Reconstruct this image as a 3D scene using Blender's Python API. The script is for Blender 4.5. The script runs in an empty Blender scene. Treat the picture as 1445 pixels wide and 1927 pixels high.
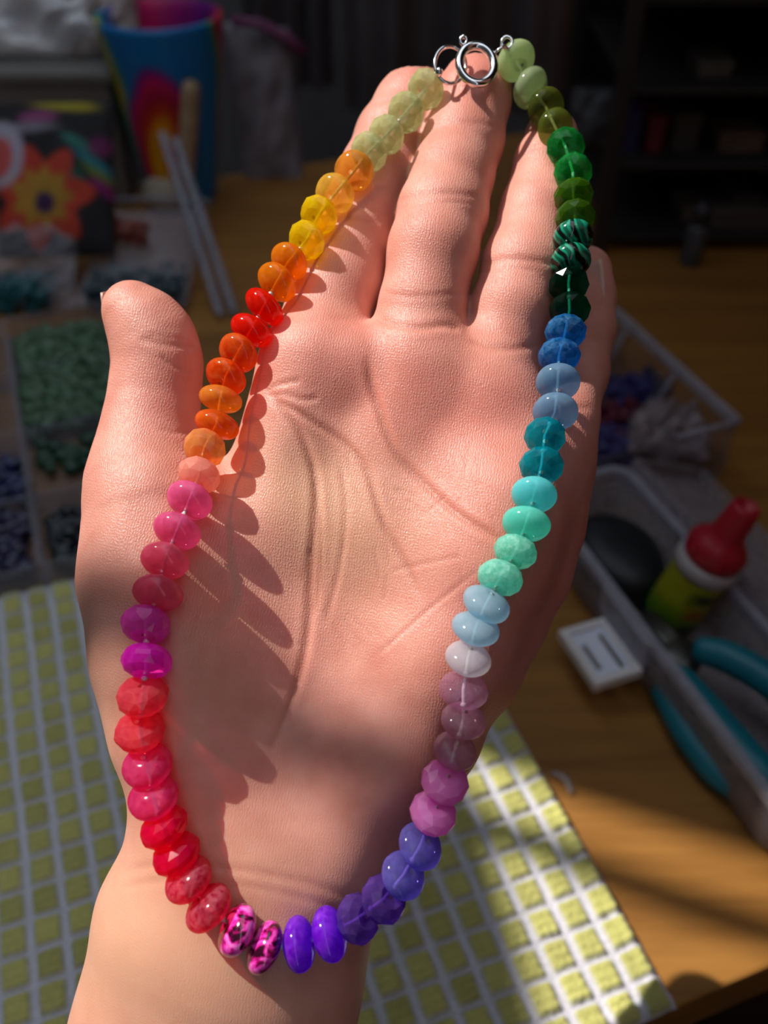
import bpy, bmesh, math, random
import numpy as np
from mathutils import Vector, Matrix
random.seed(7); rng = np.random.default_rng(7)
S = bpy.context.scene
# ------------------------------------------------------------------ camera
F = 1800.0; CX, CY = 722.5, 963.5           # focal length and centre, in pixels of a 1445x1927 frame
PITCH = math.radians(41.6); CAMH = 0.31
cd = bpy.data.cameras.new('camera'); cam = bpy.data.objects.new('camera', cd)
S.collection.objects.link(cam); S.camera = cam
cam.location = (0, 0, CAMH); cam.rotation_euler = (math.pi/2 - PITCH, 0, 0)
cd.sensor_fit = 'HORIZONTAL'; cd.sensor_width = 36; cd.lens = F/1445*36
cd.clip_start = 0.01; cd.clip_end = 50
cd.dof.use_dof = True; cd.dof.focus_distance = 0.188; cd.dof.aperture_fstop = 15
# ------------------------------------------------------------------ light
W = bpy.data.worlds.new('world'); S.world = W; W.use_nodes = True
bg = W.node_tree.nodes['Background']; bg.inputs[0].default_value = (0.80, 0.89, 1.0, 1); bg.inputs[1].default_value = 1.28
SUN = Vector((0.58, -0.23, -0.786)).normalized()
sd = bpy.data.lights.new('sun', 'SUN'); so = bpy.data.objects.new('sun', sd); S.collection.objects.link(so)
sd.energy = 5.8; sd.angle = math.radians(0.6); sd.color = (1.0, 0.93, 0.84)
so.rotation_euler = SUN.to_track_quat('-Z', 'Y').to_euler()
so.location = (-1.0, 0.6, 1.6)
S.view_settings.view_transform = 'Standard'; S.view_settings.look = 'None'
S.view_settings.exposure = 0.0; S.view_settings.gamma = 1.0; S.view_settings.use_curve_mapping = False
# ------------------------------------------------------------------ helpers
CP, SP = math.cos(PITCH), math.sin(PITCH)
RIGHT = np.array((1., 0, 0)); DOWN = np.array((0, -SP, -CP)); FWD = np.array((0, CP, -SP)); CAMP = np.array((0, 0, CAMH))
YAW = math.radians(20.5); UX = np.array((math.cos(YAW), math.sin(YAW), 0)); VX = np.array((-math.sin(YAW), math.cos(YAW), 0))
def R(u, v, z=0.0): return UX*u + VX*v + np.array((0, 0, z))          # room frame -> world
def c2w(p): p = np.asarray(p, float)/1000.; return CAMP + p[..., 0:1]*RIGHT + p[..., 1:2]*DOWN + p[..., 2:3]*FWD
def ray(px, py): return (px-CX)/F*RIGHT + (py-CY)/F*DOWN + FWD
def T(px, py, h=0.0):                                                # point of the plane z = h seen at that pixel
    d = ray(px, py); return CAMP + d*((h-CAMH)/d[2])
def Yp(px, py, y):                                                   # point of the upright plane at depth y
    d = ray(px, py); return CAMP + d*(y/d[1])
def lin(r, g, b): return tuple(((c/255)/12.92 if c <= 10 else ((c/255+.055)/1.055)**2.4) for c in (r, g, b))
def mesh(name, V, Fc, m=None, parent=None, smooth=True, col=None):
    me = bpy.data.meshes.new(name); me.from_pydata([tuple(map(float, v)) for v in V], [], [tuple(map(int, f)) for f in Fc])
    if smooth: me.polygons.foreach_set('use_smooth', [True]*len(me.polygons))
    if col is not None:
        a = me.color_attributes.new('print', 'FLOAT_COLOR', 'POINT')
        c = np.ones((len(V), 4), np.float32); c[:, :3] = col; a.data.foreach_set('color', c.ravel())
    if m: me.materials.append(m)
    me.update(); o = bpy.data.objects.new(name, me); S.collection.objects.link(o)
    if parent is not None:
        o.parent = parent; o.matrix_parent_inverse = Matrix.Translation(-parent.location)
    return o
def thing(name, label, cat, loc=(0, 0, 0), group=None, kind=None):
    o = bpy.data.objects.new(name, None); S.collection.objects.link(o); o.location = tuple(map(float, loc))
    o.empty_display_size = .01; return tag(o, label, cat, group, kind)
def tag(o, label, cat=None, group=None, kind=None):
    if label: o['label'] = label
    if cat: o['category'] = cat
    if group: o['group'] = group
    if kind: o['kind'] = kind
    return o
class MB:                                                             # collects pieces of ONE mesh
    def __init__(s): s.V = []; s.F = []; s.n = 0
    def add(s, V, Fc):
        V = [np.asarray(v, float) for v in V]; s.V += V; s.F += [tuple(i+s.n for i in f) for f in Fc]; s.n += len(V); return s
    def box(s, c, ax, ay, az):                                        # centre and three half axes
        c, ax, ay, az = map(lambda q: np.asarray(q, float), (c, ax, ay, az))
        V = [c+i*ax+j*ay+k*az for k in (-1, 1) for j in (-1, 1) for i in (-1, 1)]
        return s.add(V, [(0, 2, 3, 1), (4, 5, 7, 6), (0, 1, 5, 4), (2, 6, 7, 3), (0, 4, 6, 2), (1, 3, 7, 5)])
    def tube(s, pts, rad, n=12, caps=True, closed=False):
        P = [np.asarray(p, float) for p in pts]; m = len(P); V = []; Fc = []
        rad = rad if hasattr(rad, '__len__') else [rad]*m
        up = None
        for i in range(m):
            t = P[(i+1) % m]-P[i-1] if closed else P[min(i+1, m-1)]-P[max(i-1, 0)]
            t = t/(np.linalg.norm(t)+1e-12)
            if up is None: up = np.array((0, 0, 1.)) if abs(t[2]) < .9 else np.array((1., 0, 0))
            a = up-t*(up@t); a /= np.linalg.norm(a)+1e-12; b = np.cross(t, a); up = a
            for k in range(n):
                w = 2*math.pi*k/n; V.append(P[i]+rad[i]*(math.cos(w)*a+math.sin(w)*b))
        for i in range(m if closed else m-1):
            for k in range(n):
                i2 = (i+1) % m
                Fc.append((i*n+k, i*n+(k+1) % n, i2*n+(k+1) % n, i2*n+k))
        if caps and not closed: Fc += [tuple(range(n))[::-1], tuple((m-1)*n+k for k in range(n))]
        return s.add(V, Fc)
    def lathe(s, prof, o, axis=(0, 0, 1), n=24, ref=None):            # prof: (radius, height) along axis from o
        axis = np.asarray(axis, float); axis /= np.linalg.norm(axis)
        a = np.asarray(ref, float) if ref is not None else (np.array((1., 0, 0)) if abs(axis[0]) < .9 else np.array((0, 1., 0)))
        a = a-axis*(a@axis); a /= np.linalg.norm(a); b = np.cross(axis, a); o = np.asarray(o, float)
        V = [o+axis*h+r*(math.cos(2*math.pi*k/n)*a+math.sin(2*math.pi*k/n)*b) for r, h in prof for k in range(n)]
        m = len(prof); Fc = [(i*n+k, i*n+(k+1) % n, (i+1)*n+(k+1) % n, (i+1)*n+k) for i in range(m-1) for k in range(n)]
        if prof[0][0] > 1e-6: Fc.append(tuple(range(n))[::-1])
        if prof[-1][0] > 1e-6: Fc.append(tuple((m-1)*n+k for k in range(n)))
        return s.add(V, Fc)
    def ball(s, c, r, n=12, m=8, sc=(1, 1, 1)):
        V = []; c = np.asarray(c, float)
        for i in range(m+1):
            t = math.pi*i/m
            for k in range(n):
                w = 2*math.pi*k/n; V.append(c+r*np.array((math.sin(t)*math.cos(w)*sc[0], math.sin(t)*math.sin(w)*sc[1], math.cos(t)*sc[2])))
        return s.add(V, [(i*n+k, (i+1)*n+k, (i+1)*n+(k+1) % n, i*n+(k+1) % n) for i in range(m) for k in range(n)])
    def build(s, name, m=None, parent=None, smooth=True, bevel=0, col=None):
        o = mesh(name, s.V, s.F, m, parent, smooth, col)
        if bevel:
            b = o.modifiers.new('bevel', 'BEVEL'); b.width = bevel; b.segments = 2; b.limit_method = 'ANGLE'
        return o
# ------------------------------------------------------------------ materials
def nodes(name):
    m = bpy.data.materials.new(name); m.use_nodes = True; nt = m.node_tree; return m, nt, nt.nodes['Principled BSDF'], nt.nodes['Material Output']
def N(nt, t, **kw):
    n = nt.nodes.new(t)
    for k, v in kw.items():
        if k in n.inputs: n.inputs[k].default_value = v
        else: setattr(n, k, v)
    return n
def coords(nt, kind='Object', scale=(1, 1, 1), rot=(0, 0, 0)):
    tc = N(nt, 'ShaderNodeTexCoord'); mp = N(nt, 'ShaderNodeMapping'); mp.inputs['Scale'].default_value = scale; mp.inputs['Rotation'].default_value = rot
    nt.links.new(tc.outputs[kind], mp.inputs[0]); return mp.outputs[0]
def ramp(nt, fac, stops):
    r = N(nt, 'ShaderNodeValToRGB'); e = r.color_ramp.elements
    while len(e) < len(stops): e.new(.5)
    for i, (p, c) in enumerate(stops): e[i].position = p; e[i].color = (*c, 1)
    nt.links.new(fac, r.inputs[0]); return r.outputs[0]
def plain(name, c, rough=.5, var=.15, scale=60., metal=0., bump=0., spec=.5, coat=0., sss=0.):
    m, nt, b, out = nodes(name); L = nt.links.new
    nz = N(nt, 'ShaderNodeTexNoise', Scale=scale, Detail=3.0); L(coords(nt), nz.inputs['Vector'])
    col = ramp(nt, nz.outputs['Fac'], [(.3, tuple(x*(1-var) for x in c)), (.7, tuple(min(1, x*(1+var)) for x in c))])
    L(col, b.inputs['Base Color']); b.inputs['Roughness'].default_value = rough; b.inputs['Metallic'].default_value = metal
    b.inputs['Specular IOR Level'].default_value = spec; b.inputs['Coat Weight'].default_value = coat
    if sss: b.inputs['Subsurface Weight'].default_value = sss; b.inputs['Subsurface Scale'].default_value = .004
    if bump:
        bp = N(nt, 'ShaderNodeBump', Strength=.6, Distance=bump); L(nz.outputs['Fac'], bp.inputs['Height']); L(bp.outputs[0], b.inputs['Normal'])
    return m
def printed(name, rough=.5, fuzz=0., clear=0., spec=.5):
    m, nt, b, out = nodes(name); L = nt.links.new
    at = N(nt, 'ShaderNodeVertexColor', layer_name='print'); nz = N(nt, 'ShaderNodeTexNoise', Scale=90., Detail=2.); L(coords(nt), nz.inputs['Vector'])
    mx = N(nt, 'ShaderNodeMix', data_type='RGBA', blend_type='MULTIPLY'); mx.inputs[0].default_value = .35
    L(at.outputs[0], mx.inputs[6]); L(nz.outputs['Color'], mx.inputs[7]); L(mx.outputs[2], b.inputs['Base Color'])
    b.inputs['Roughness'].default_value = rough; b.inputs['Specular IOR Level'].default_value = spec
    return m
def clear(name, tint=(.9, .92, .95), body=(.5, .5, .55), opaque=.15, rough=.15, bump=0., scale=120.):
    """thin clear or frosted plastic: sheer film that lets light through, with a glossy cloudy skin"""
    m, nt, b, out = nodes(name); L = nt.links.new
    nz = N(nt, 'ShaderNodeTexNoise', Scale=scale, Detail=3.); L(coords(nt), nz.inputs['Vector'])
    b.inputs['Base Color'].default_value = (*body, 1); b.inputs['Roughness'].default_value = rough
    tr = N(nt, 'ShaderNodeBsdfTransparent', Color=(*tint, 1)); mx = N(nt, 'ShaderNodeMixShader')
    mr = N(nt, 'ShaderNodeMapRange'); mr.inputs['To Min'].default_value = opaque*.6; mr.inputs['To Max'].default_value = min(1, opaque*1.4)
    L(nz.outputs['Fac'], mr.inputs['Value']); L(mr.outputs[0], mx.inputs[0]); L(tr.outputs[0], mx.inputs[1]); L(b.outputs[0], mx.inputs[2]); L(mx.outputs[0], out.inputs[0])
    if bump:
        bp = N(nt, 'ShaderNodeBump', Strength=.8, Distance=bump); L(nz.outputs['Fac'], bp.inputs['Height']); L(bp.outputs[0], b.inputs['Normal'])
    return m
def wood(name, dark, light, rough=.4, rot=YAW):
    m, nt, b, out = nodes(name); L = nt.links.new
    co = coords(nt, 'Object', (6, 60, 60), (0, 0, -rot))
    nz = N(nt, 'ShaderNodeTexNoise', Scale=1.0, Detail=6., Distortion=1.2); L(co, nz.inputs['Vector'])
    n2 = N(nt, 'ShaderNodeTexNoise', Scale=5.0, Detail=4.); L(co, n2.inputs['Vector'])
    mx = N(nt, 'ShaderNodeMath', operation='MULTIPLY_ADD'); mx.inputs[1].default_value = .35; L(n2.outputs['Fac'], mx.inputs[0]); L(nz.outputs['Fac'], mx.inputs[2])
    L(ramp(nt, mx.outputs[0], [(.45, dark), (.85, light)]), b.inputs['Base Color']); b.inputs['Roughness'].default_value = rough; b.inputs['Specular IOR Level'].default_value = .3
    bp = N(nt, 'ShaderNodeBump', Strength=.15, Distance=.0004); L(n2.outputs['Fac'], bp.inputs['Height']); L(bp.outputs[0], b.inputs['Normal'])
    return m
# ------------------------------------------------------------------ the room
M_wall = plain('painted wall', (.10, .10, .105), .8); M_floor = wood('dark floor boards', (.02, .012, .008), (.045, .025, .015), .5)
M_frame = plain('window frame paint', (.5, .5, .48), .5)
def struct(o): o['kind'] = 'structure'; return o
struct(MB().box(R(1.5, 1.0, -.76), UX*3.5, VX*3.2, (0, 0, .02)).build('floor', M_floor, smooth=False))
struct(MB().box(R(1.5, 1.75, .5), UX*3.5, VX*.05, (0, 0, 1.25)).build('wall_back', M_wall, smooth=False))
M_warm = plain('warm shade wall', (.16, .06, .04), .85)  # dark warm coat for the two walls added as light blockers
struct(MB().box(R(1.78, -.52, .45), UX*1.82, VX*.03, (0, 0, 1.2)).build('shade_wall_rear', M_warm, smooth=False))  # unseen, added to deepen the shade on the hand's right edge
struct(MB().box(R(2.2, .6, .45), UX*.03, VX*1.15, (0, 0, 1.2)).build('shade_wall_right', M_warm, smooth=False))  # unseen, added to close off sky light from the right
cl = MB(); cs = [(.10, 1.20), (.35, .62), (.90, .60)]                # unseen slope added to keep sky light off the far desk
cl.add([R(u, v, z+dz) for dz in (0, .03) for u in (.20, 3.2) for v, z in cs], [(0, 1, 4, 3), (1, 2, 5, 4), (9, 10, 7, 6), (10, 11, 8, 7), (0, 6, 7, 1), (1, 7, 8, 2), (3, 4, 10, 9), (4, 5, 11, 10), (0, 3, 9, 6), (2, 8, 11, 5)])
cl.box(R(1.4, -.14, 1.52), UX*1.04, VX*.36, (0, 0, .015))  # flat slab added out of view to cut light from the upper right
struct(cl.build('sky_blocker', M_wall, smooth=False))
WU = -.52; WV0, WV1, WZ0, WZ1 = .36, .80, .88, 1.42; WT = .008
w = MB()
w.box(R(WU-WT, (-2.2+WV0)/2, .6), UX*WT, VX*(WV0+2.2)/2, (0, 0, 1.35))
w.box(R(WU-WT, (WV1+1.75)/2, .6), UX*WT, VX*(1.75-WV1)/2, (0, 0, 1.35))
w.box(R(WU-WT, (WV0+WV1)/2, (WZ0-.75)/2), UX*WT, VX*(WV1-WV0)/2, (0, 0, (WZ0+.75)/2))
w.box(R(WU-WT, (WV0+WV1)/2, (WZ1+1.95)/2), UX*WT, VX*(WV1-WV0)/2, (0, 0, (1.95-WZ1)/2))
struct(w.build('wall_left', M_wall, smooth=False))
# the window of the left wall, out of the picture: frame, two slim glazing bars, plus a lower panel and side board added to shade towel and desk
w = MB(); vm = (WV0+WV1)/2; zm = (WZ0+WZ1)/2
def bar(v0, v1, z0, z1, z2=None):
    z2 = z1 if z2 is None else z2
    V = [R(WU-WT+du, v, z) for du in (-.005, .005) for v, z in ((v0, z0), (v1, z0), (v1, z2), (v0, z1))]
    w.add(V, [(0, 1, 2, 3), (7, 6, 5, 4), (0, 4, 5, 1), (1, 5, 6, 2), (2, 6, 7, 3), (3, 7, 4, 0)])
bar(WV0, WV0+.012, WZ0, WZ1); bar(WV1-.012, WV1, WZ0, WZ1); bar(WV0, WV1, WZ0, WZ0+.012); bar(WV0, WV1, WZ1-.012, WZ1)
bar(.601, .611, WZ0, WZ1); bar(.611, .735, WZ0, 1.03, 1.062); bar(.7145, .7225, 1.0, 1.19); bar(.757, WV1, WZ0, 1.245)
struct(w.build('window_with_blockers', M_frame, smooth=False))
# ------------------------------------------------------------------ the hand as a distance field (camera frame, mm)
def P(px,py,z): return np.array([(px-CX)*z/F,(py-CY)*z/F,z],dtype=np.float32)
def cone(p,a,b,ra,rb):
    ba=b-a; pa=p-a
    h=np.clip((pa@ba)/(ba@ba),0,1)
    d=pa-h[...,None]*ba
    return np.sqrt((d*d).sum(-1))-(ra+(rb-ra)*h)
def ell(p,c,r):
    q=(p-c)/r; k0=np.sqrt((q*q).sum(-1)); q2=q/r
    k1=np.sqrt((q2*q2).sum(-1))+1e-6
    return k0*(k0-1)/k1
def smin(a,b,k):
    h=np.maximum(k-np.abs(a-b),0)/k
    return np.minimum(a,b)-h*h*k*.25
# chains: (px,py,z,width_px)
FING={
 'index':[(803,153,232,120),(775,205,229,140),(745,262,226,150),(716,332,223,154),(688,400,220,158),(632,540,212.5,162),(588,690,205,178)],
 'middle':[(908,131,225,120),(889,190,221,140),(872,265,218,148),(851,332,214,152),(833,400,210,166),(815,470,206,166),(794,581,204,160),(785,690,203,178)],
 'ring':[(1037,258,223,100),(1029,310,219,122),(1013,400,214.5,142),(985,500,208.5,152),(963,581,206,152),(940,660,205,150),(915,750,203,175)],
 'pinky':[(1102,512,228,98),(1100,560,226,112),(1094,620,222.5,122),(1078,700,216,130),(1058,780,209,130),(1030,860,203,144)],
}
THUMB=[(243,578,206,92),(267,606,206,116),(292,640,206,130),(298,690,206,144),(289,760,205,150),(280,830,203,164),(276,900,201,200),(290,960,199,240),(304,1080,197,290),(336,1230,195,306),(370,1360,196,306),(440,1560,197,310)]
HYPO=[(990,860,200,190),(940,960,196,232),(905,1060,194,240),(835,1225,193,236),(730,1425,192,220),(622,1630,194,178)]
HYP2=[(1056,800,207,112),(1046,870,206,112),(1040,930,206,104),(1034,1000,206,104),(1010,1088,205,104),(962,1180,204,104),(914,1270,203,104),(839,1400,201,98),(746,1530,199,104)]
META=[[(588,690,204,200),(520,1000,203,236),(450,1500,199,250)],
      [(785,690,202.5,200),(700,1000,202.5,232),(520,1560,199,250)],
      [(915,750,202.5,195),(800,1050,202,214),(580,1600,198,220)]]
ARM=[[(418,1640,197,346),(376,1740,197,358),(336,1930,199,364),(190,2400,203,390),(-150,3250,194,430)],[(540,1640,196,300),(494,1800,197,362),(468,1930,199,356),(370,2400,203,390),(60,3250,194,430)]]
PADS=[ # px,py,z,rx,ry,rz mm  (soft pads)
 (650,700,201.5,9.5,9,8),(800,735,201,10,9,8),(925,770,200.5,9,9,8),
 (905,160,220,6.5,7,7),(835,465,202,7.5,8,8),
]
def chain(p,pts,k=0):
    d=None
    for (x0,y0,z0,w0),(x1,y1,z1,w1) in zip(pts[:-1],pts[1:]):
        c=cone(p,P(x0,y0,z0),P(x1,y1,z1),w0*z0/F/2,w1*z1/F/2)
        d=c if d is None else (smin(d,c,k) if k else np.minimum(d,c))
    return d
def sdf(p):
    f=None
    for n in ('middle','index','ring','pinky'):
        c=chain(p,FING[n],2.0)
        f=c if f is None else smin(f,c,1.2)
    m=None
    for c in META:
        d=chain(p,c,6); m=d if m is None else smin(m,d,10)
    m=smin(m,smin(chain(p,HYPO,6),chain(p,HYP2,6),9),9)
    a=smin(chain(p,ARM[0],8),chain(p,ARM[1],8),12)
    m=smin(m,a,12)
    m=smin(m,chain(p,THUMB,5),9)
    for (x,y,z,a,b,c) in PADS[:3]:
        m=smin(m,ell(p,P(x,y,z),np.array([a,b,c],np.float32)),5)
    return smin(m,f,4.0)
# ------------------------------------------------------------------ desk
M_desk = wood('golden brown desk wood', (.20, .086, .018), (.32, .145, .032), .45)
M_dedge = wood('desk edge wood', (.10, .04, .012), (.18, .08, .025), .5)
desk = thing('desk', 'golden brown wooden desk under the towel, boxes and bags', 'desk', R(.4, .4, -.75))
u0, u1, v0, v1 = -.46, 1.25, .080, .757
MB().box(R((u0+u1)/2, (v0+v1)/2, -.0125), UX*(u1-u0)/2, VX*(v1-v0)/2, (0, 0, .0125)).build('desk_top', M_desk, desk, smooth=False, bevel=.0015)
for u in (u0+.05, u1-.05):
    for v in (v0+.06, v1-.06):
        MB().box(R(u, v, -.3825), UX*.03, VX*.03, (0, 0, .3575)).build('leg', M_dedge, desk, smooth=False, bevel=.002)
# ------------------------------------------------------------------ waffle towel: a height field of raised tufts on a white ground
PIT = .0108; n_u, n_v = 40, 25
tu, tv = .1265-.0005, .0795
nu, nv = 560, 350
gu = np.linspace(-n_u*PIT*.86, 0, nu); gv = np.linspace(0, n_v*PIT-.018, nv); GU, GV = np.meshgrid(gu, gv)
def wob(a, b, s): return np.sin(a*s+1.3*np.sin(b*s*.7+.4))*.5+np.sin(b*s*1.3+a*s*.35+2.)*.5
wu = GU+.0011*wob(GU, GV, 34)+.0002*wob(GV, GU, 310); wv = GV+.0011*wob(GV, GU, 30)+.0002*wob(GU, GV, 290)
fu = (wu/PIT) % 1.0-.5; fv = (wv/PIT) % 1.0-.5
iu = np.floor(wu/PIT); iv = np.floor(wv/PIT)
rnd = np.sin(iu*12.9898+iv*78.233)*43758.5453; rnd = rnd-np.floor(rnd)
tuft = np.clip((.41-np.abs(fu))/.12, 0, 1)*np.clip((.45-np.abs(fv))/.10, 0, 1)
rib = .5+.5*np.cos(fv*2*math.pi*3.4/.72*.72)
zz = .0022+tuft**.7*(.0018+.0005*rnd+.00035*rib)+.00018*rng.standard_normal(GU.shape)*(.4+tuft)
eu = np.minimum(-GU, 99)/.004; ev = np.minimum(GV, gv[-1]-GV)/.004
edge = np.clip(np.minimum(eu, ev), 0, 1); zz = .0004+(zz)*np.sqrt(1-(1-edge)**2)
hem = np.clip(1-np.abs(GU+.003)/.0028, 0, 1)+np.clip(1-np.abs(GV-.003)/.0028, 0, 1)
zz += .0012*np.clip(hem, 0, 1)
cr = np.hypot(np.minimum(GU+.006, 0)*0, 0)
P0 = R(tu, tv)
TV = P0+GU[..., None]*UX+GV[..., None]*VX+zz[..., None]*np.array((0, 0, 1.))
sag = np.clip((.0045-GV)/.0045, 0, 1)                                    # the near hem turns down over the desk edge
TV[..., 2] += 0
green = np.array(lin(204, 202, 118))*.78; white = np.array(lin(214, 214, 226))*.80
tm = np.clip(tuft*1.6-.15, 0, 1)[..., None]
tcol = white*(1-tm)+green*(.86+.28*rnd[..., None])*(.92+.10*rib[..., None])*tm
idx = np.arange(nu*nv).reshape(nv, nu)
TF = np.stack([idx[:-1, :-1], idx[:-1, 1:], idx[1:, 1:], idx[1:, :-1]], -1).reshape(-1, 4)
def bigmesh(name, V, Q, m, parent=None, col=None):
    me = bpy.data.meshes.new(name); V = np.asarray(V, np.float32); Q = np.asarray(Q, np.int32)
    me.vertices.add(len(V)); me.vertices.foreach_set('co', V.ravel())
    me.loops.add(Q.size); me.loops.foreach_set('vertex_index', Q.ravel())
    me.polygons.add(len(Q)); me.polygons.foreach_set('loop_start', np.arange(len(Q), dtype=np.int32)*4)
    me.update(calc_edges=True); me.polygons.foreach_set('use_smooth', [True]*len(Q))
    if col is not None:
        a = me.color_attributes.new('print', 'FLOAT_COLOR', 'POINT'); c = np.ones((len(V), 4), np.float32); c[:, :col.shape[1]] = col; a.data.foreach_set('color', c.ravel())
    me.materials.append(m); me.validate(); o = bpy.data.objects.new(name, me); S.collection.objects.link(o)
    if parent is not None: o.parent = parent; o.matrix_parent_inverse = Matrix.Translation(-parent.location)
    return o
M_towel, nt, bs, out = nodes('waffle cotton')
at = N(nt, 'ShaderNodeVertexColor', layer_name='print'); nz = N(nt, 'ShaderNodeTexNoise', Scale=1400., Detail=4.)
nt.links.new(coords(nt), nz.inputs['Vector'])
mx = N(nt, 'ShaderNodeMix', data_type='RGBA', blend_type='MULTIPLY'); mx.inputs[0].default_value = .45
nt.links.new(at.outputs[0], mx.inputs[6]); nt.links.new(ramp(nt, nz.outputs['Fac'], [(.25, (.45, .45, .45)), (.65, (1.25, 1.25, 1.25))]), mx.inputs[7])
nt.links.new(mx.outputs[2], bs.inputs['Base Color']); bs.inputs['Roughness'].default_value = .95; bs.inputs['Sheen Weight'].default_value = .25
bp = N(nt, 'ShaderNodeBump', Strength=.9, Distance=.0005); nt.links.new(nz.outputs['Fac'], bp.inputs['Height']); nt.links.new(bp.outputs[0], bs.inputs['Normal'])
towel = bigmesh('towel', TV.reshape(-1, 3), TF, M_towel, None, tcol.reshape(-1, 3))
tag(towel, 'waffle weave towel of yellow-green tufts on white spread over the desk', 'towel')
# ------------------------------------------------------------------ the hand: one smooth surface grown round measured joints
def grow(lo, hi, h=.6, B=8):
    lo = np.array(lo, np.float32); nb = np.ceil((np.array(hi)-lo)/(h*B)).astype(int); n = nb*B+1
    G = np.full(n, 50., np.float32)
    bc = np.stack(np.meshgrid(*[np.arange(k)*B*h+B*h/2 for k in nb], indexing='ij'), -1)+lo
    d = np.empty(nb, np.float32)
    for i in range(nb[0]): d[i] = sdf(bc[i].astype(np.float32))
    near = np.abs(d) < B*h*.866+2.5
    blk = np.where(d < 0, -50., 50.).astype(np.float32)
    G[:-1, :-1, :-1] = np.repeat(np.repeat(np.repeat(blk, B, 0), B, 1), B, 2)
    I = np.argwhere(near); o = np.stack(np.meshgrid(*[np.arange(B+1)]*3, indexing='ij'), -1).reshape(-1, 3)
    for s in range(0, len(I), 400):
        g = I[s:s+400, None]*B+o[None]
        v = sdf((g*h+lo).astype(np.float32)); G[g[..., 0], g[..., 1], g[..., 2]] = v
    return G, lo, h
def nets(G, lo, h):
    s = G < 0; c = np.zeros(tuple(k-1 for k in G.shape), np.int8)
    for i in (0, 1):
        for j in (0, 1):
            for k in (0, 1): c += s[i:i+c.shape[0], j:j+c.shape[1], k:k+c.shape[2]]
    cell = np.argwhere((c > 0) & (c < 8)); vid = -np.ones(c.shape, np.int32); vid[tuple(cell.T)] = np.arange(len(cell))
    acc = np.zeros((len(cell), 3)); cnt = np.zeros(len(cell))
    for ax in range(3):
        e = np.eye(3, dtype=int)[ax]; oth = [q for q in range(3) if q != ax]
        for a in (0, 1):
            for b in (0, 1):
                o = np.zeros(3, int); o[oth[0]] = a; o[oth[1]] = b
                p = cell+o; q = p+e; g0 = G[tuple(p.T)]; g1 = G[tuple(q.T)]; x = (g0 < 0) != (g1 < 0)
                t = np.where(x, g0/np.where(x, g0-g1, 1), 0)
                acc[x] += (o+t[:, None]*e)[x]; cnt[x] += 1
    V = (cell+acc/cnt[:, None])*h+lo; Q = []
    for ax in range(3):
        e = np.eye(3, dtype=int)[ax]; b, d = np.eye(3, dtype=int)[(ax+1) % 3], np.eye(3, dtype=int)[(ax+2) % 3]
        sl0 = [slice(None)]*3; sl1 = [slice(None)]*3; sl0[ax] = slice(0, -1); sl1[ax] = slice(1, None)
        x = np.argwhere(s[tuple(sl0)] != s[tuple(sl1)]); ok = (x[:, (ax+1) % 3] > 0) & (x[:, (ax+2) % 3] > 0)
        for k in ((ax+1) % 3, (ax+2) % 3): ok &= x[:, k] < c.shape[k]
        x = x[ok]; ids = np.stack([vid[tuple((x-o).T)] for o in (0*b, b, b+d, d)], -1)
        fl = s[tuple(x.T)]; ids[~fl] = ids[~fl][:, ::-1]
        Q.append(ids[(ids >= 0).all(1)])
    return V, np.concatenate(Q)
def grad(p):
    e = .35; g = np.stack([sdf(p+np.eye(3, dtype=np.float32)[k]*e)-sdf(p-np.eye(3, dtype=np.float32)[k]*e) for k in range(3)], -1)
    return g/(np.linalg.norm(g, axis=-1, keepdims=True)+1e-9)
HV, HQ = nets(*grow((-128, -104, 160), (56, 262, 243)))
HN = grad(HV.astype(np.float32))
PX = HV[:, 0]/HV[:, 2]*F+CX; PY = HV[:, 1]/HV[:, 2]*F+CY
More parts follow.
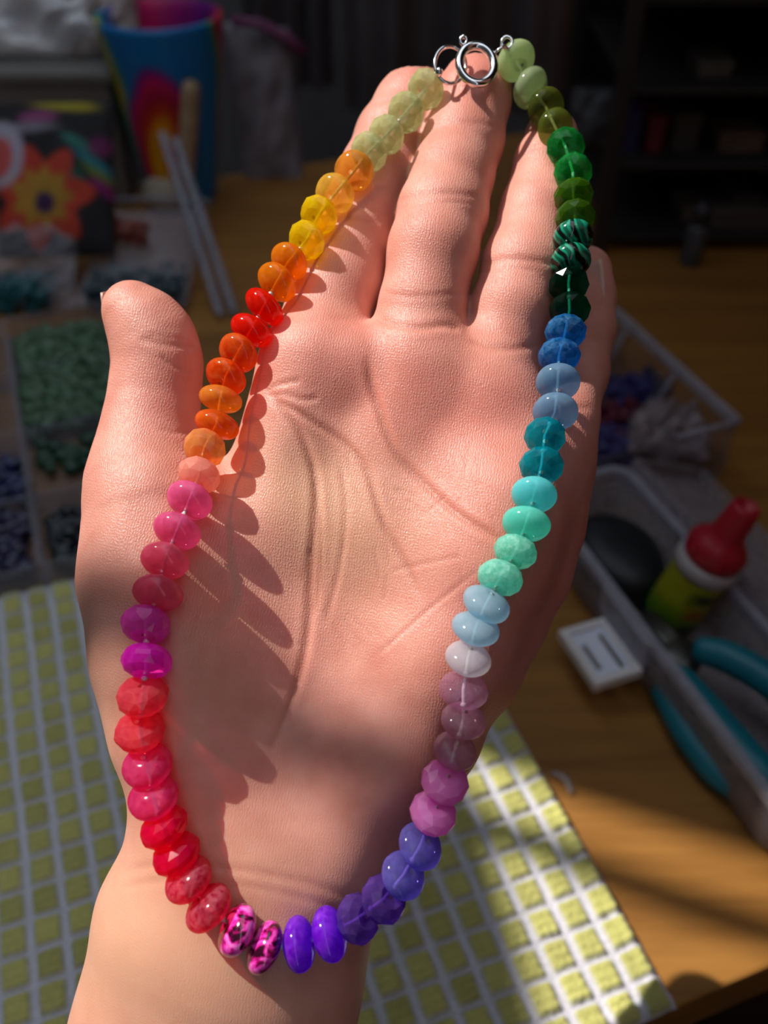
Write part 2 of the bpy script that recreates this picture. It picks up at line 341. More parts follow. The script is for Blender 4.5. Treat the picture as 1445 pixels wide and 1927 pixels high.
# folds of the palm and fingers: lines on the skin, (points, width mm, depth mm)
CREASE = [
 ([(497, 740), (520, 757), (540, 780), (569, 821), (589, 879), (594, 918), (592, 986), (585, 1083), (580, 1180), (566, 1260), (540, 1340), (505, 1420)], .7, .45),
 ([(504, 738), (545, 765), (600, 800), (655, 840), (690, 885), (712, 955), (726, 992), (749, 1034), (775, 1085), (792, 1130)], .6, .42),
 ([(690, 666), (698, 715), (710, 763), (734, 831), (758, 870), (807, 918), (855, 962), (913, 1000), (948, 1022)], .7, .52),
 ([(500, 742), (535, 742), (570, 752), (600, 748)], .45, .25), ([(498, 736), (530, 722), (566, 716)], .45, .25),
 ([(596, 905), (604, 1000), (600, 1090), (592, 1160)], .45, .25), ([(640, 870), (650, 960), (640, 1060), (610, 1180)], .5, .22),
 ([(700, 1240), (770, 1180), (840, 1120), (905, 1068)], .4, .12), ([(720, 1225), (800, 1150), (880, 1090)], .3, .10), ([(735, 1075), (800, 1060), (870, 1046)], .35, .15),
 ([(708, 598), (740, 611), (790, 616), (840, 612), (866, 622)], .7, .35), ([(716, 548), (760, 556), (820, 556), (880, 548)], .5, .13),
 ([(742, 378), (790, 368), (850, 364), (915, 374)], .65, .17), ([(745, 392), (800, 382), (860, 380), (912, 388)], .4, .12), ([(815, 240), (850, 232), (900, 232), (945, 242)], .6, .10),
 ([(880, 640), (930, 655), (980, 655), (1018, 646)], .7, .22), ([(905, 498), (950, 488), (1000, 490), (1060, 500)], .6, .2), ([(902, 512), (950, 504), (1010, 508)], .4, .12), ([(958, 345), (1000, 338), (1060, 345)], .6, .12),
 ([(530, 590), (570, 600), (640, 600), (700, 600)], .8, .10), ([(590, 420), (640, 410), (720, 420)], .6, .18), ([(690, 200), (740, 188), (800, 196)], .55, .12),
 ([(262, 634), (300, 646), (345, 650), (372, 648)], .7, .22), ([(280, 628), (310, 634), (350, 638)], .45, .12), ([(300, 668), (330, 690), (366, 700)], .4, .18),
 ([(1030, 760), (1060, 770), (1120, 765)], .6, .12), ([(1050, 640), (1100, 632), (1155, 640)], .5, .12),
 ([(300, 805), (330, 815), (366, 808)], .5, .14), ([(225, 1640), (330, 1625), (470, 1640), (600, 1668), (700, 1710)], .8, .13), ([(215, 1670), (330, 1655), (470, 1668), (600, 1700), (690, 1735)], .7, .10),
]
for k in range(26):                                                      # short fine folds scattered over the palm
    x, y = rng.uniform(540, 960), rng.uniform(700, 1300); a = rng.normal(.95, .5); l = rng.uniform(30, 90)
    CREASE.append(([(x+math.cos(a)*l*t, y+math.sin(a)*l*t+8*math.sin(3*t)) for t in (-.5, 0, .5)], .3, .10))
disp = np.zeros(len(HV)); fold = np.zeros(len(HV)); front = np.clip(-HN[:, 2]*2.5, 0, 1)
for pts, wd, dp in CREASE:
    pts = np.array(pts, float); q = [pts[0]]
    for i in range(len(pts)-1):                                          # Catmull-Rom smoothing of the polyline
        p0, p1, p2, p3 = pts[max(i-1, 0)], pts[i], pts[i+1], pts[min(i+2, len(pts)-1)]
        for t in np.linspace(.2, 1, 5): q.append(.5*((2*p1)+(p2-p0)*t+(2*p0-5*p1+4*p2-p3)*t*t+(3*p1-p0-3*p2+p3)*t**3))
    q = np.array(q); box = (PX > q[:, 0].min()-40) & (PX < q[:, 0].max()+40) & (PY > q[:, 1].min()-40) & (PY < q[:, 1].max()+40) & (front > 0)
    I = np.where(box)[0]; X = np.stack([PX[I], PY[I]], -1); best = np.full(len(I), 1e9); par = np.zeros(len(I))
    for i in range(len(q)-1):
        d = q[i+1]-q[i]; t = np.clip(((X-q[i])@d)/(d@d), 0, 1); r = np.linalg.norm(X-q[i]-t[:, None]*d, axis=1)
        par = np.where(r < best, (i+t)/(len(q)-1), par); best = np.minimum(best, r)
    mm = best*.108; fade = np.clip(np.minimum(par, 1-par)/.12, .0, 1)
    g = np.exp(-(mm/wd)**2); disp[I] -= dp*fade*(g*1.0+.13*np.exp(-(mm/(wd*4))**2)-.22*np.exp(-((mm-wd*2.4)/(wd*1.3))**2))*front[I]
    fold[I] = np.maximum(fold[I], g*fade*front[I]*min(1, dp/.45))
HV2 = HV+HN*disp[:, None]
def spot(x, y, r): return np.exp(-((PX-x)**2+(PY-y)**2)/(r*r))
blush = .55*spot(650, 700, 110)+.55*spot(830, 740, 110)+.5*spot(950, 800, 110)+.5*spot(900, 120, 90)+.5*spot(790, 140, 90)+.7*spot(1000, 1150, 170)+.4*spot(330, 720, 90)+.5*spot(1060, 1000, 120)+.3*spot(860, 480, 90)
pale = .8*spot(640, 1000, 130)+.6*spot(560, 900, 90)+.9*spot(230, 1800, 260)+.5*spot(480, 1780, 200)+.5*spot(230, 1300, 150)
rough = 1-.6*np.clip((PY-1180)/180, 0, 1)*np.clip((900-PX)/200, 0, 1)          # smoother skin towards the wrist
hc = np.stack([np.clip(blush, 0, 1), np.clip(pale, 0, 1), np.clip(fold, 0, 1), rough], -1)
M_skin, nt, bs, out = nodes('skin'); L = nt.links.new
at = N(nt, 'ShaderNodeVertexColor', layer_name='print'); sp = N(nt, 'ShaderNodeSeparateColor'); L(at.outputs[0], sp.inputs[0])
nz = N(nt, 'ShaderNodeTexNoise', Scale=130., Detail=4.); L(coords(nt), nz.inputs['Vector'])
base = ramp(nt, nz.outputs['Fac'], [(.32, (.58, .235, .18)), (.68, (.68, .315, .25))])
def mixc(fac, a, c, k=1.0):
    f = N(nt, 'ShaderNodeMath', operation='MULTIPLY'); f.inputs[1].default_value = k; L(fac, f.inputs[0])
    x = N(nt, 'ShaderNodeMix', data_type='RGBA'); L(f.outputs[0], x.inputs[0]); L(a, x.inputs[6]); x.inputs[7].default_value = (*c, 1); return x.outputs[2]
c1 = mixc(sp.outputs[0], base, (.62, .185, .145), .75); c2 = mixc(sp.outputs[1], c1, (.63, .36, .23), .75); c3 = mixc(sp.outputs[2], c2, (.46, .14, .09), .5)
L(c3, bs.inputs['Base Color']); bs.inputs['Roughness'].default_value = .45; bs.inputs['Specular IOR Level'].default_value = .42
bs.inputs['Subsurface Weight'].default_value = .55; bs.inputs['Subsurface Radius'].default_value = (1.0, .32, .18); bs.inputs['Subsurface Scale'].default_value = .0032
# fine skin: crossing furrows about half a millimetre apart, and pores
def bands(scale, rot, dist):
    t = N(nt, 'ShaderNodeTexWave', Scale=scale, Distortion=dist, Detail=2.5); t.inputs['Detail Scale'].default_value = 1.6
    L(coords(nt, 'Object', (1, 1, 1), rot), t.inputs['Vector']); return t.outputs['Fac']
def madd(x, k, y):
    m = N(nt, 'ShaderNodeMath', operation='MULTIPLY_ADD'); m.inputs[1].default_value = k; L(x, m.inputs[0])
    if y is None: m.inputs[2].default_value = 0
    else: L(y, m.inputs[2])
    return m.outputs[0]
v1n = N(nt, 'ShaderNodeTexVoronoi', Scale=1.0, feature='DISTANCE_TO_EDGE'); L(coords(nt, 'Object', (2500, 1200, 1900)), v1n.inputs['Vector'])
hgt = madd(bands(560, (0, 0, .16), 7), .30, None); hgt = madd(bands(500, (.2, 1.35, -.5), 8), .18, hgt); hgt = madd(v1n.outputs['Distance'], .9, hgt)
pn = N(nt, 'ShaderNodeTexNoise', Scale=2600., Detail=2.); L(coords(nt), pn.inputs['Vector']); hgt = madd(pn.outputs['Fac'], .35, hgt)
bp = N(nt, 'ShaderNodeBump', Strength=.8, Distance=.00013); L(hgt, bp.inputs['Height']); L(madd(at.outputs[1], .8, None), bp.inputs['Strength']); L(bp.outputs[0], bs.inputs['Normal'])
person = thing('person', 'bare left hand and wrist, palm up with fingers together, holding up the bead necklace', 'person', c2w(P(480, 1700, 196)[None])[0])
body = bigmesh('skin', c2w(HV2), HQ, M_skin, person, hc); body.name = 'palm_and_forearm'
# fingernails: curved plates on the far side of the tips
M_nail = plain('fingernail', (.62, .36, .30), .25, .05)
for (x, y, z, w, dx, dz, tx, ty) in ((803, 150, 229, 110, -.1, 1, .4, -1), (909, 128, 225, 110, 0, 1, .25, -1), (1037, 256, 225, 95, 0, 1, .2, -1), (1102, 512, 216, 92, .2, 1, 0, -1), (243, 572, 206, 96, -.78, .62, -.5, -.85)):
    r = w*z/F/2; nrm = np.array((dx, 0, dz), float); nrm /= np.linalg.norm(nrm); t = np.array((tx, ty, 0.)); t -= nrm*(t@nrm); t /= np.linalg.norm(t); bdir = np.cross(nrm, t)
    c = P(x, y, z)+nrm*(r-2.1)-t*1.6; V = []; m = 9
    for a in np.linspace(-1, 1, m):
        for b in np.linspace(-1, 1, m):
            V.append(c+t*(5.2*a)+bdir*(.78*r*b*math.sqrt(1-.3*a*a*(a > 0)))+nrm*(1.9*(1-b*b*.75)*(1-.12*a*a)))
    n0 = len(V); V += [q-nrm*.8 for q in V]
    f = [(i*m+j, i*m+j+1, (i+1)*m+j+1, (i+1)*m+j) for i in range(m-1) for j in range(m-1)]; f += [tuple(k+n0 for k in q[::-1]) for q in f]
    rim = [i for i in range(m)]+[i*m+m-1 for i in range(1, m)]+[(m-1)*m+i for i in range(m-2, -1, -1)]+[i*m for i in range(m-2, 0, -1)]
    f += [(rim[i], rim[i]+n0, rim[(i+1) % len(rim)]+n0, rim[(i+1) % len(rim)]) for i in range(len(rim))]
    mesh('fingernail', c2w(np.array(V)), f, M_nail, person)
# ------------------------------------------------------------------ the necklace
def gem(name, c, tr, tint=None, rough=.12, var=.3, scale=520., sss=.6, hi=None):
    c = np.array(lin(*c)); m, nt, b, out = nodes(name); L = nt.links.new
    nz = N(nt, 'ShaderNodeTexNoise', Scale=scale, Detail=4., Distortion=.6); L(coords(nt), nz.inputs['Vector'])
    a = tuple(c*(1-var)); z = tuple(np.minimum(c*(1+var*.6)+.02*var, 1)) if hi is None else lin(*hi)
    L(ramp(nt, nz.outputs['Fac'], [(.35, a), (.66, z)]), b.inputs['Base Color']); b.inputs['Roughness'].default_value = rough
    b.inputs['Specular IOR Level'].default_value = .55; b.inputs['Coat Weight'].default_value = .35; b.inputs['Coat Roughness'].default_value = .06
    b.inputs['Subsurface Weight'].default_value = sss; b.inputs['Subsurface Radius'].default_value = tuple(np.clip(c/c.max(), .12, 1)**.6); b.inputs['Subsurface Scale'].default_value = .010
    if tr > 0:
        k = np.clip((c/c.max())**.6, .04, 1) if tint is None else np.array(tint)
        t = N(nt, 'ShaderNodeBsdfTransparent', Color=(*k, 1)); mx = N(nt, 'ShaderNodeMixShader'); mx.inputs[0].default_value = tr
        tl = N(nt, 'ShaderNodeBsdfTranslucent', Color=(*np.clip(c*1.7, .01, 1), 1)); m0 = N(nt, 'ShaderNodeMixShader'); m0.inputs[0].default_value = .42
        L(b.outputs[0], m0.inputs[1]); L(tl.outputs[0], m0.inputs[2]); L(m0.outputs[0], mx.inputs[1]); L(t.outputs[0], mx.inputs[2]); L(mx.outputs[0], out.inputs[0])
    return m
def marbled(name, stops, scale=300., dist=3., wave=False):
    m, nt, b, out = nodes(name); L = nt.links.new
    if wave:
        t = N(nt, 'ShaderNodeTexWave', Scale=scale, Distortion=dist, Detail=1.5); t.inputs['Detail Scale'].default_value = 1.2
    else: t = N(nt, 'ShaderNodeTexNoise', Scale=scale, Detail=3., Distortion=dist)
    L(coords(nt, 'Object', (1, 1, 1), (.4, .7, .2)), t.inputs['Vector']); L(ramp(nt, t.outputs['Fac'], stops), b.inputs['Base Color'])
    b.inputs['Roughness'].default_value = .12; b.inputs['Coat Weight'].default_value = .5; return m
BEADS = [ # px, py, long, short, angle, kind, colour key
(801,168,76,58,58,'f','olive'),(764,211,76,60,55,'f','olive'),(727,254,74,58,52,'f','olive'),(694,286,76,56,48,'f','olive'),
(666,322,76,66,35,'s','amber'),(630,365,78,62,40,'s','honey'),(600,405,76,60,45,'f','yellow'),(577,452,76,57,50,'f','yellow'),
(544,492,76,54,40,'s','orange'),(521,531,82,54,40,'s','orange'),(497,577,84,46,42,'s','red'),(473,622,84,48,27,'s','red'),
(448,664,80,60,40,'s','carnelian'),(425,709,82,58,33,'s','carnelian'),(415,751,82,46,15,'s','apricot'),(408,799,86,48,20,'s','tangerine'),
(385,843,82,68,20,'f','peach'),(375,894,84,60,22,'f','blush'),(357,941,90,66,22,'s','mauvepink'),(333,999,92,66,20,'s','plumpink'),
(310,1055,92,68,12,'s','rosewood'),(297,1116,96,68,10,'s','rosewood'),(274,1175,95,71,2,'f','orchid'),(276,1244,97,66,2,'f','magenta'),
(268,1309,98,67,-4,'f','coral'),(263,1375,97,68,-8,'f','coral'),(277,1440,96,72,-12,'s','hotpink'),(288,1500,97,70,-15,'s','hotpink'),
(308,1556,96,58,-30,'f','crimson'),(332,1607,96,58,-28,'f','crimson'),(354,1655,98,62,-35,'s','raspberry'),(392,1708,100,58,-42,'s','raspberry'),
(446,1750,98,58,-60,'s','marble'),(497,1783,100,55,-65,'s','marble'),(563,1777,102,54,80,'s','purple'),(620,1758,102,56,72,'s','purple'),
(673,1729,94,66,60,'f','violet'),(722,1692,94,72,50,'f','violet'),(759,1647,92,68,50,'s','lavender'),(791,1592,92,66,47,'s','lavender'),
(815,1530,92,68,25,'f','bubblegum'),(837,1471,92,72,22,'f','bubblegum'),(856,1413,84,60,20,'s','mauvegrey'),(872,1356,87,58,10,'s','mauvegrey'),
(872,1298,94,62,8,'s','amethyst'),(881,1239,88,58,14,'s','white'),(895,1183,92,56,16,'s','paleblue'),(915,1137,94,58,27,'s','paleblue'),
(941,1087,88,60,25,'f','mint'),(970,1038,84,56,25,'f','mint'),(990,986,92,62,15,'s','seafoam'),(1005,931,86,64,15,'s','aqua'),
(1019,877,83,68,12,'f','teal'),(1025,821,78,66,12,'f','teal'),(1045,775,86,64,10,'s','greyblue'),(1050,719,84,62,8,'s','greyblue'),
(1052,670,80,60,8,'f','blue'),(1064,625,79,58,6,'f','blue'),(1072,583,78,58,3,'f','bottle'),(1070,536,76,60,3,'f','bottle'),
(1074,491,77,56,-3,'s','malachite'),(1078,448,78,58,-8,'s','malachite'),(1082,410,76,58,-5,'f','moss'),(1079,369,75,55,-8,'f','moss'),
(1078,324,72,62,15,'f','emerald'),(1064,277,72,66,15,'f','emerald'),(1045,240,72,60,-38,'s','peridot'),(1027,202,74,58,-38,'s','peridot'),
(998,165,78,52,-50,'s','sage'),(971,114,78,55,-35,'s','sage')]
GEMS = {
'olive': (gem('pale olive stone', (176,182,138), 0.34, (0.86,0.88,0.68)), 'pale olive green faceted bead'), 'amber': (gem('amber stone', (196,146,62), 0.46, (1,0.72,0.28)), 'dull amber smooth bead'),
'honey': (gem('honey stone', (232,182,82), 0.46, (1,0.78,0.35)), 'honey yellow smooth bead'), 'yellow': (gem('yellow stone', (255,204,20), 0.46, (1,.72,.05)), 'bright yellow faceted bead'),
'orange': (gem('orange stone', (252,148,30), 0.46, (1,.45,.03)), 'bright orange smooth bead'), 'red': (gem('red stone', (238,36,8), 0.40, (1,.16,.06)), 'scarlet smooth flat bead'),
'carnelian': (gem('carnelian stone', (240,92,18), 0.46, (1,.32,.06), hi=(255,140,60)), 'speckled red-orange bead'), 'apricot': (gem('apricot stone', (242,150,62), 0.46, (1,.5,.15)), 'apricot speckled flat bead'),
'tangerine': (gem('tangerine stone', (243,118,36), 0.46, (1,.4,.1)), 'tangerine flat bead'), 'peach': (gem('peach stone', (245,168,105), 0.46, (1,.5,.25)), 'peach faceted bead'),
'blush': (gem('blush stone', (244,168,154), 0.35, (1,.4,.3), var=.1), 'blush pink faceted bead'), 'mauvepink': (gem('pink stone', (228,120,170), 0.42, (1,0.32,0.52)), 'mauve pink smooth bead'),
'plumpink': (gem('plum pink stone', (204,108,156), 0.42, (1,0.32,0.52)), 'dusky plum pink smooth bead'), 'rosewood': (gem('rosewood stone', (202,112,142), 0.42, (1,0.28,0.42)), 'dusky rose smooth bead'),
'orchid': (gem('orchid stone', (206,84,188), 0.42, (1,0.28,0.7)), 'orchid faceted bead'), 'magenta': (gem('magenta stone', (208,36,196), 0.42, (1,0.18,0.65)), 'vivid magenta faceted bead'),
'coral': (gem('coral stone', (236,84,112), 0.52, (1,0.17,0.26), hi=(245,110,120)), 'coral red faceted bead'), 'hotpink': (gem('hot pink stone', (226,62,142), 0.50, (1,0.2,0.4), hi=(235,90,150)), 'hot pink smooth bead'),
'crimson': (gem('crimson stone', (226,8,84), 0.50, (1,0.08,0.18)), 'crimson faceted bead'), 'raspberry': (gem('raspberry stone', (198,46,94), 0.52, (1,0.16,0.28), hi=(235,120,140), scale=900.), 'raspberry sparkling bead'),
'marble': (marbled('pink and black marble', [(.38, (.03,.002,.012)), (.45, (.35,.005,.12)), (.52, (.75,.03,.42)), (.66, (.85,.18,.6))], 260., 2.), 'pink and black marbled bead'),
'purple': (gem('purple stone', (132,14,226), 0.15, (.4,.05,1), hi=(150,60,235)), 'vivid purple oval bead'), 'violet': (gem('dark violet stone', (102,68,150), 0.44, (.45,.25,.9)), 'dark violet faceted bead'),
'lavender': (gem('lavender stone', (124,116,198), 0.52, (.55,.45,1)), 'lavender blue smooth bead'), 'bubblegum': (gem('opaque pink stone', (214,128,192), 0.13, var=.08), 'opaque bubblegum pink faceted bead'),
'mauvegrey': (gem('mauve grey cat eye stone', (172,134,152), 0.5, (0.92,0.8,0.86), rough=.08), 'mauve grey translucent bead'), 'amethyst': (gem('clear amethyst', (222,180,212), 0.80, (0.95,0.78,0.9), rough=.04), 'clear pale amethyst bead'),
'white': (gem('white stone', (198,199,212), 0.38, (.95,.9,.92), var=.08), 'cloudy white bead'), 'paleblue': (gem('pale blue stone', (160,190,210), 0.29, (.75,.9,1), var=.08), 'pale sky blue bead'),
'mint': (gem('mint stone', (122,216,190), 0.20, (.6,1,.9), hi=(170,235,215), scale=1200., rough=.28), 'frosty mint faceted bead'), 'seafoam': (gem('seafoam stone', (110,214,194), 0.26, (.5,1,.9), var=.12), 'seafoam green smooth bead'),
'aqua': (gem('aqua stone', (108,204,212), 0.20, (.5,.95,1), var=.06), 'aqua smooth bead'), 'teal': (gem('teal stone', (0,138,152), 0.52, (.15,.8,.9)), 'deep teal faceted bead'),
'greyblue': (gem('grey blue stone', (118,148,172), 0.32, (.6,.8,1), var=.1), 'grey blue smooth bead'), 'blue': (gem('blue stone', (14,108,158), 0.44, (.15,.55,1), hi=(90,150,200), scale=900.), 'mottled blue faceted bead'),
'bottle': (gem('bottle green stone', (0,42,31), 0.67, (.08,.5,.36), rough=.16), 'dark bottle green faceted bead'), 'malachite': (marbled('banded malachite', [(.08, (.003,.006,.005)), (.2, (.004,.012,.01)), (.34, (.01,.2,.11)), (.7, (.012,.30,.17)), (.9, (.006,.10,.06))], 110., 9., True), 'green and black banded bead'),
'moss': (gem('moss green stone', (58,92,14), 0.26, (.5,.8,.1), var=.1), 'moss green faceted bead'), 'emerald': (gem('emerald green stone', (24,124,60), 0.47, (.2,.9,.4)), 'emerald green faceted bead'),
'peridot': (gem('clear olive stone', (96,104,44), 0.55, (0.6,0.68,0.36), rough=.06), 'clear olive brown bead'), 'sage': (gem('pale sage stone', (168,184,144), 0.23, (.8,.95,.6), var=.06), 'opaque pale sage green bead')}
ZK = [(1,214),(5,208),(10,199),(16,190.5),(20,183),(24,176.5),(28,173.5),(32,173),(35,173),(42,171.5),(46,173),(50,177),(54,184),(58,193),(62,202),(66,210),(70,216)]
necklace = thing('necklace', 'rainbow necklace of seventy stone beads strung in a loop over the open palm', 'necklace', c2w(P(620, 1000, 185)[None])[0])
BC = []; BA = []; BD = []
for i, (x, y, l, s, a, kd, key) in enumerate(BEADS):
    z = np.interp(i+1, [k for k, _ in ZK], [v for _, v in ZK])
    for _ in range(60):                                               # rest on the skin rather than sink into it
        if sdf(P(x, y, z)[None])[0] >= l*z/F/2*.80: break
        z -= .25
    D = l*z/F; ra = min(.985, s/l*1.06); tt = min(.58, ra*.98); th = math.asin(math.sqrt(max(0, (ra*ra-tt*tt)/(1-tt*tt))))
    sg = -1 if y < (1250 if x < 600 else 1130) else 1
    ph = math.radians(a); ax = np.array((-math.sin(ph)*math.cos(th), math.cos(ph)*math.cos(th), sg*math.sin(th)))
    BC.append(P(x, y, z)); BA.append(ax); BD.append((D, D*tt))
    ref = np.array((math.cos(ph), math.sin(ph), 0.)); bb = np.cross(ax, ref); spin = rng.uniform(0, 6.28)
    Rr, H = D/2, D*tt/2; V = []; Fc = []
    if kd == 's':
        n, m, pw = 28, 16, 2.15
        for j in range(m+1):
            t = -math.pi/2+math.pi*j/m; ct, st = math.cos(t), math.sin(t)
            r = Rr*abs(ct)**(2/pw); h = H*math.copysign(abs(st)**(2/pw), st)
            if j in (0, m): r = .45; h *= .90
            for k in range(n): q = 2*math.pi*k/n; V.append((r*math.cos(q), r*math.sin(q), h))
        Fc = [(j*n+k, j*n+(k+1) % n, (j+1)*n+(k+1) % n, (j+1)*n+k) for j in range(m) for k in range(n)]
    else:
        n = 11; rows = [(.45, -.86), (.50, -.99), (.84, -.66), (1.0, -.18), (1.0, .18), (.84, .66), (.50, .99), (.45, .86)]
        for j, (r, h) in enumerate(rows):
            r = .45 if j in (0, 7) else r*Rr
            for k in range(n):
                q = 2*math.pi*(k+(.5 if j in (2, 5, 7) else 0))/n; V.append((r*math.cos(q)*(1+rng.normal(0, .012)), r*math.sin(q)*(1+rng.normal(0, .012)), h*H))
        for j in range(7):
            s0 = .5 if j in (2, 5, 7) else 0; s1 = .5 if j+1 in (2, 5, 7) else 0
            for k in range(n):
                a0, a1, b0, b1 = j*n+k, j*n+(k+1) % n, (j+1)*n+k, (j+1)*n+(k+1) % n
                if s1 > s0: Fc += [(a0, a1, b0), (a1, b1, b0)]
                elif s1 < s0: Fc += [(a0, a1, b1), (a0, b1, b0)]
                else: Fc += [(a0, a1, b1, b0)]
    V = np.array(V); sp_, cp_ = math.sin(spin), math.cos(spin); V = np.stack([V[:, 0]*cp_-V[:, 1]*sp_, V[:, 0]*sp_+V[:, 1]*cp_, V[:, 2]], -1)
    V *= 1+.012*np.sin(V[:, [1, 2, 0]]*1.1+i)                           # hand-cut stones are never quite true
    Wd = BC[-1]+V[:, :1]*ref+V[:, 1:2]*bb+V[:, 2:]*ax
    o = mesh('bead', c2w(Wd), Fc, GEMS[key][0], necklace, smooth=(kd == 's')); o['label'] = GEMS[key][1]
M_cord = plain('white silk cord', (.62, .6, .58), .6, .15, 2000., bump=.0001); M_silver = plain('polished silver', (.86, .85, .84), .12, .05, metal=1.)
cord = []
for i in range(70): cord += [BC[i], BC[i]]
cb = MB(); cb.tube(c2w(np.array(BC)), .00034, 8)
for i in range(69):
    a = cord[2*i+1]; b = cord[2*i+2]; cb.ball(c2w(((a+b)/2)[None])[0], .0006, 10, 6)
cb.build('cord', M_cord, necklace)['label'] = 'white knotted cord'
def ring(px, py, z, rx, ry, ang, tilt, wire, n=48, a0=0, a1=2*math.pi):
    rr = []; ca, sa = math.cos(ang), math.sin(ang)
    for k in range(n if a1-a0 > 6.28 else n+1):
        q = a0+(a1-a0)*k/n; ex, ey = rx*math.cos(q), ry*math.sin(q); x, y = ex*ca-ey*sa, ex*sa+ey*ca
        rr.append(P(px+x, py+y, z+tilt[0]*x+tilt[1]*y))
    return c2w(np.array(rr))
zc = 209.6
jr = MB().tube(ring(847, 122, zc+1.0, 29, 35, -.1, (.03, -.02), 1), .00042, 10, closed=True).build('jump_ring', M_silver, necklace)
MB().ball(c2w(P(826, 136, zc-1)[None])[0], .00085, 14, 10, (1, 1, 1.25)).build('crimp', M_silver, jr)
sr = MB().tube(ring(897, 121, zc-.6, 32, 36, -.35, (.01, -.03), 1), .00098, 16, closed=True).build('spring_ring_clasp', M_silver, necklace)
MB().tube(ring(872, 76, zc-.4, 6, 8, .0, (0, 0), 1, 20), .00035, 10, closed=True).ball(c2w(P(872, 69, zc-.4)[None])[0], .0005, 10, 8).build('trigger', M_silver, sr)
wg = MB().tube(ring(954, 80, zc+.5, 10, 11, .3, (0, 0), 1, 24), .00042, 10, closed=True)
for k in range(24): wg.tube([q for q in c2w(np.array([P(954+10*math.cos(k*.2618)+2.9*math.cos(w)*math.cos(k*.2618), 80+11*math.sin(k*.2618)+2.9*math.cos(w)*math.sin(k*.2618), zc+.5+.38*math.sin(w)) for w in np.linspace(0, 5.5, 8)]))], .00009, 5, caps=False)
wg.tube([c2w(P(x, y, z)[None])[0] for x, y, z in ((930, 100, zc), (940, 92, zc-.4), (950, 86, zc), (958, 96, zc+.5))], .00035, 8)
wg.build('wire_guard', M_silver, necklace)['label'] = 'coiled silver wire guard'
# ------------------------------------------------------------------ things on the desk
Zv = np.array((0, 0, 1.))
M_film = clear('clear bag film', (.93, .94, .97), (.55, .55, .62), .22, .12, .0006, 160.)
M_clear = clear('clear box plastic', (.90, .91, .94), (.42, .42, .48), .20, .2)
M_frost = clear('frosted box plastic', (.82, .80, .82), (.40, .36, .38), .40, .38)
M_edge = clear('thick plastic rim', (.84, .84, .88), (.48, .47, .54), .48, .3)
M_print = printed('flat print', .45); M_soft = printed('printed cloth', .8)
def pillow(name, c, ax, ay, t, m, parent=None, crumple=.0, n=(36, 36), colour=None, pinch=1.0, seed=0):
    """a soft pouch: two sheets puffed apart and joined at the rim"""
    r = np.random.default_rng(seed); c, ax, ay = (np.asarray(q, float) for q in (c, ax, ay)); nz = np.cross(ax, ay); nz /= np.linalg.norm(nz)
    a, b = np.meshgrid(np.linspace(-1, 1, n[0]), np.linspace(-1, 1, n[1])); ph = r.uniform(0, 6, 8); fr = r.uniform(2, 9, 8)
    w = sum(np.sin(fr[k]*a+fr[(k+3) % 8]*b*(1 if k % 2 else -1)+ph[k]) for k in range(8))/8; w2 = sum(np.abs(np.sin(fr[k]*b*1.3-fr[(k+2) % 8]*a+ph[k]*2)) for k in range(8))/8-.6
    puff = np.sqrt(np.clip((1-a**2)*(1-b**2), 0, 1)); V = []; cols = []
    for sg in (1, -1):
        aa = a*(1+.05*crumple*w); bb = b*(1+.05*crumple*w2)
        V.append((c+aa[..., None]*ax+bb[..., None]*ay+((sg*t*puff*(1+crumple*(w+w2)))+crumple*t*.5*w*(1-puff))[..., None]*nz).reshape(-1, 3))
        if colour: cols.append(colour(a, b).reshape(-1, 3))
    k = n[0]*n[1]; I = np.arange(k).reshape(n[1], n[0]); q = np.stack([I[:-1, :-1], I[:-1, 1:], I[1:, 1:], I[1:, :-1]], -1).reshape(-1, 4)
    V = np.concatenate(V); Q = np.concatenate([q, q[:, ::-1]+k])
    V[k:] -= nz*.0002
    rim = np.concatenate([I[0, :], I[1:, -1], I[-1, -2::-1], I[-2:0:-1, 0]])
    Q = np.concatenate([Q, np.stack([rim, rim+k, np.roll(rim, -1)+k, np.roll(rim, -1)], -1)])
    return bigmesh(name, V, Q, m, parent, np.concatenate(cols) if colour else None)
def chips(name, spots, size, m, label, h=(0, .012), flat=.6, n=120, seed=1):
    """loose beads nobody could count: one mesh of many small faceted chips; spots = (centre, half axes)"""
    r = np.random.default_rng(seed); b = MB()
    for c, ax, ay in spots:
        for _ in range(n):
            p = np.asarray(c)+np.asarray(ax)*r.uniform(-1, 1)+np.asarray(ay)*r.uniform(-1, 1)
            p = p+Zv*r.uniform(*h); s = size*r.uniform(.7, 1.25); Q = np.array([(1, 0, 0), (-1, 0, 0), (0, 1, 0), (0, -1, 0), (0, 0, 1), (0, 0, -1), (.6, .6, .5), (-.6, -.6, -.5)])
            M = np.linalg.qr(r.normal(size=(3, 3)))[0]; b.ball(p, s, 6, 4, (1, r.uniform(.6, 1), flat))
    o = b.build(name, m, smooth=False); tag(o, label, None, None, 'stuff'); return o
def hsv(h, s, v):
    import colorsys; return np.array(lin(*[255*q for q in colorsys.hsv_to_rgb(h, s, v)]))
def blend(x, stops):                                                 # colour stops along x, softly joined
    xs = [s[0] for s in stops]; return np.stack([np.interp(x, xs, [s[1][k] for s in stops]) for k in range(3)], -1)
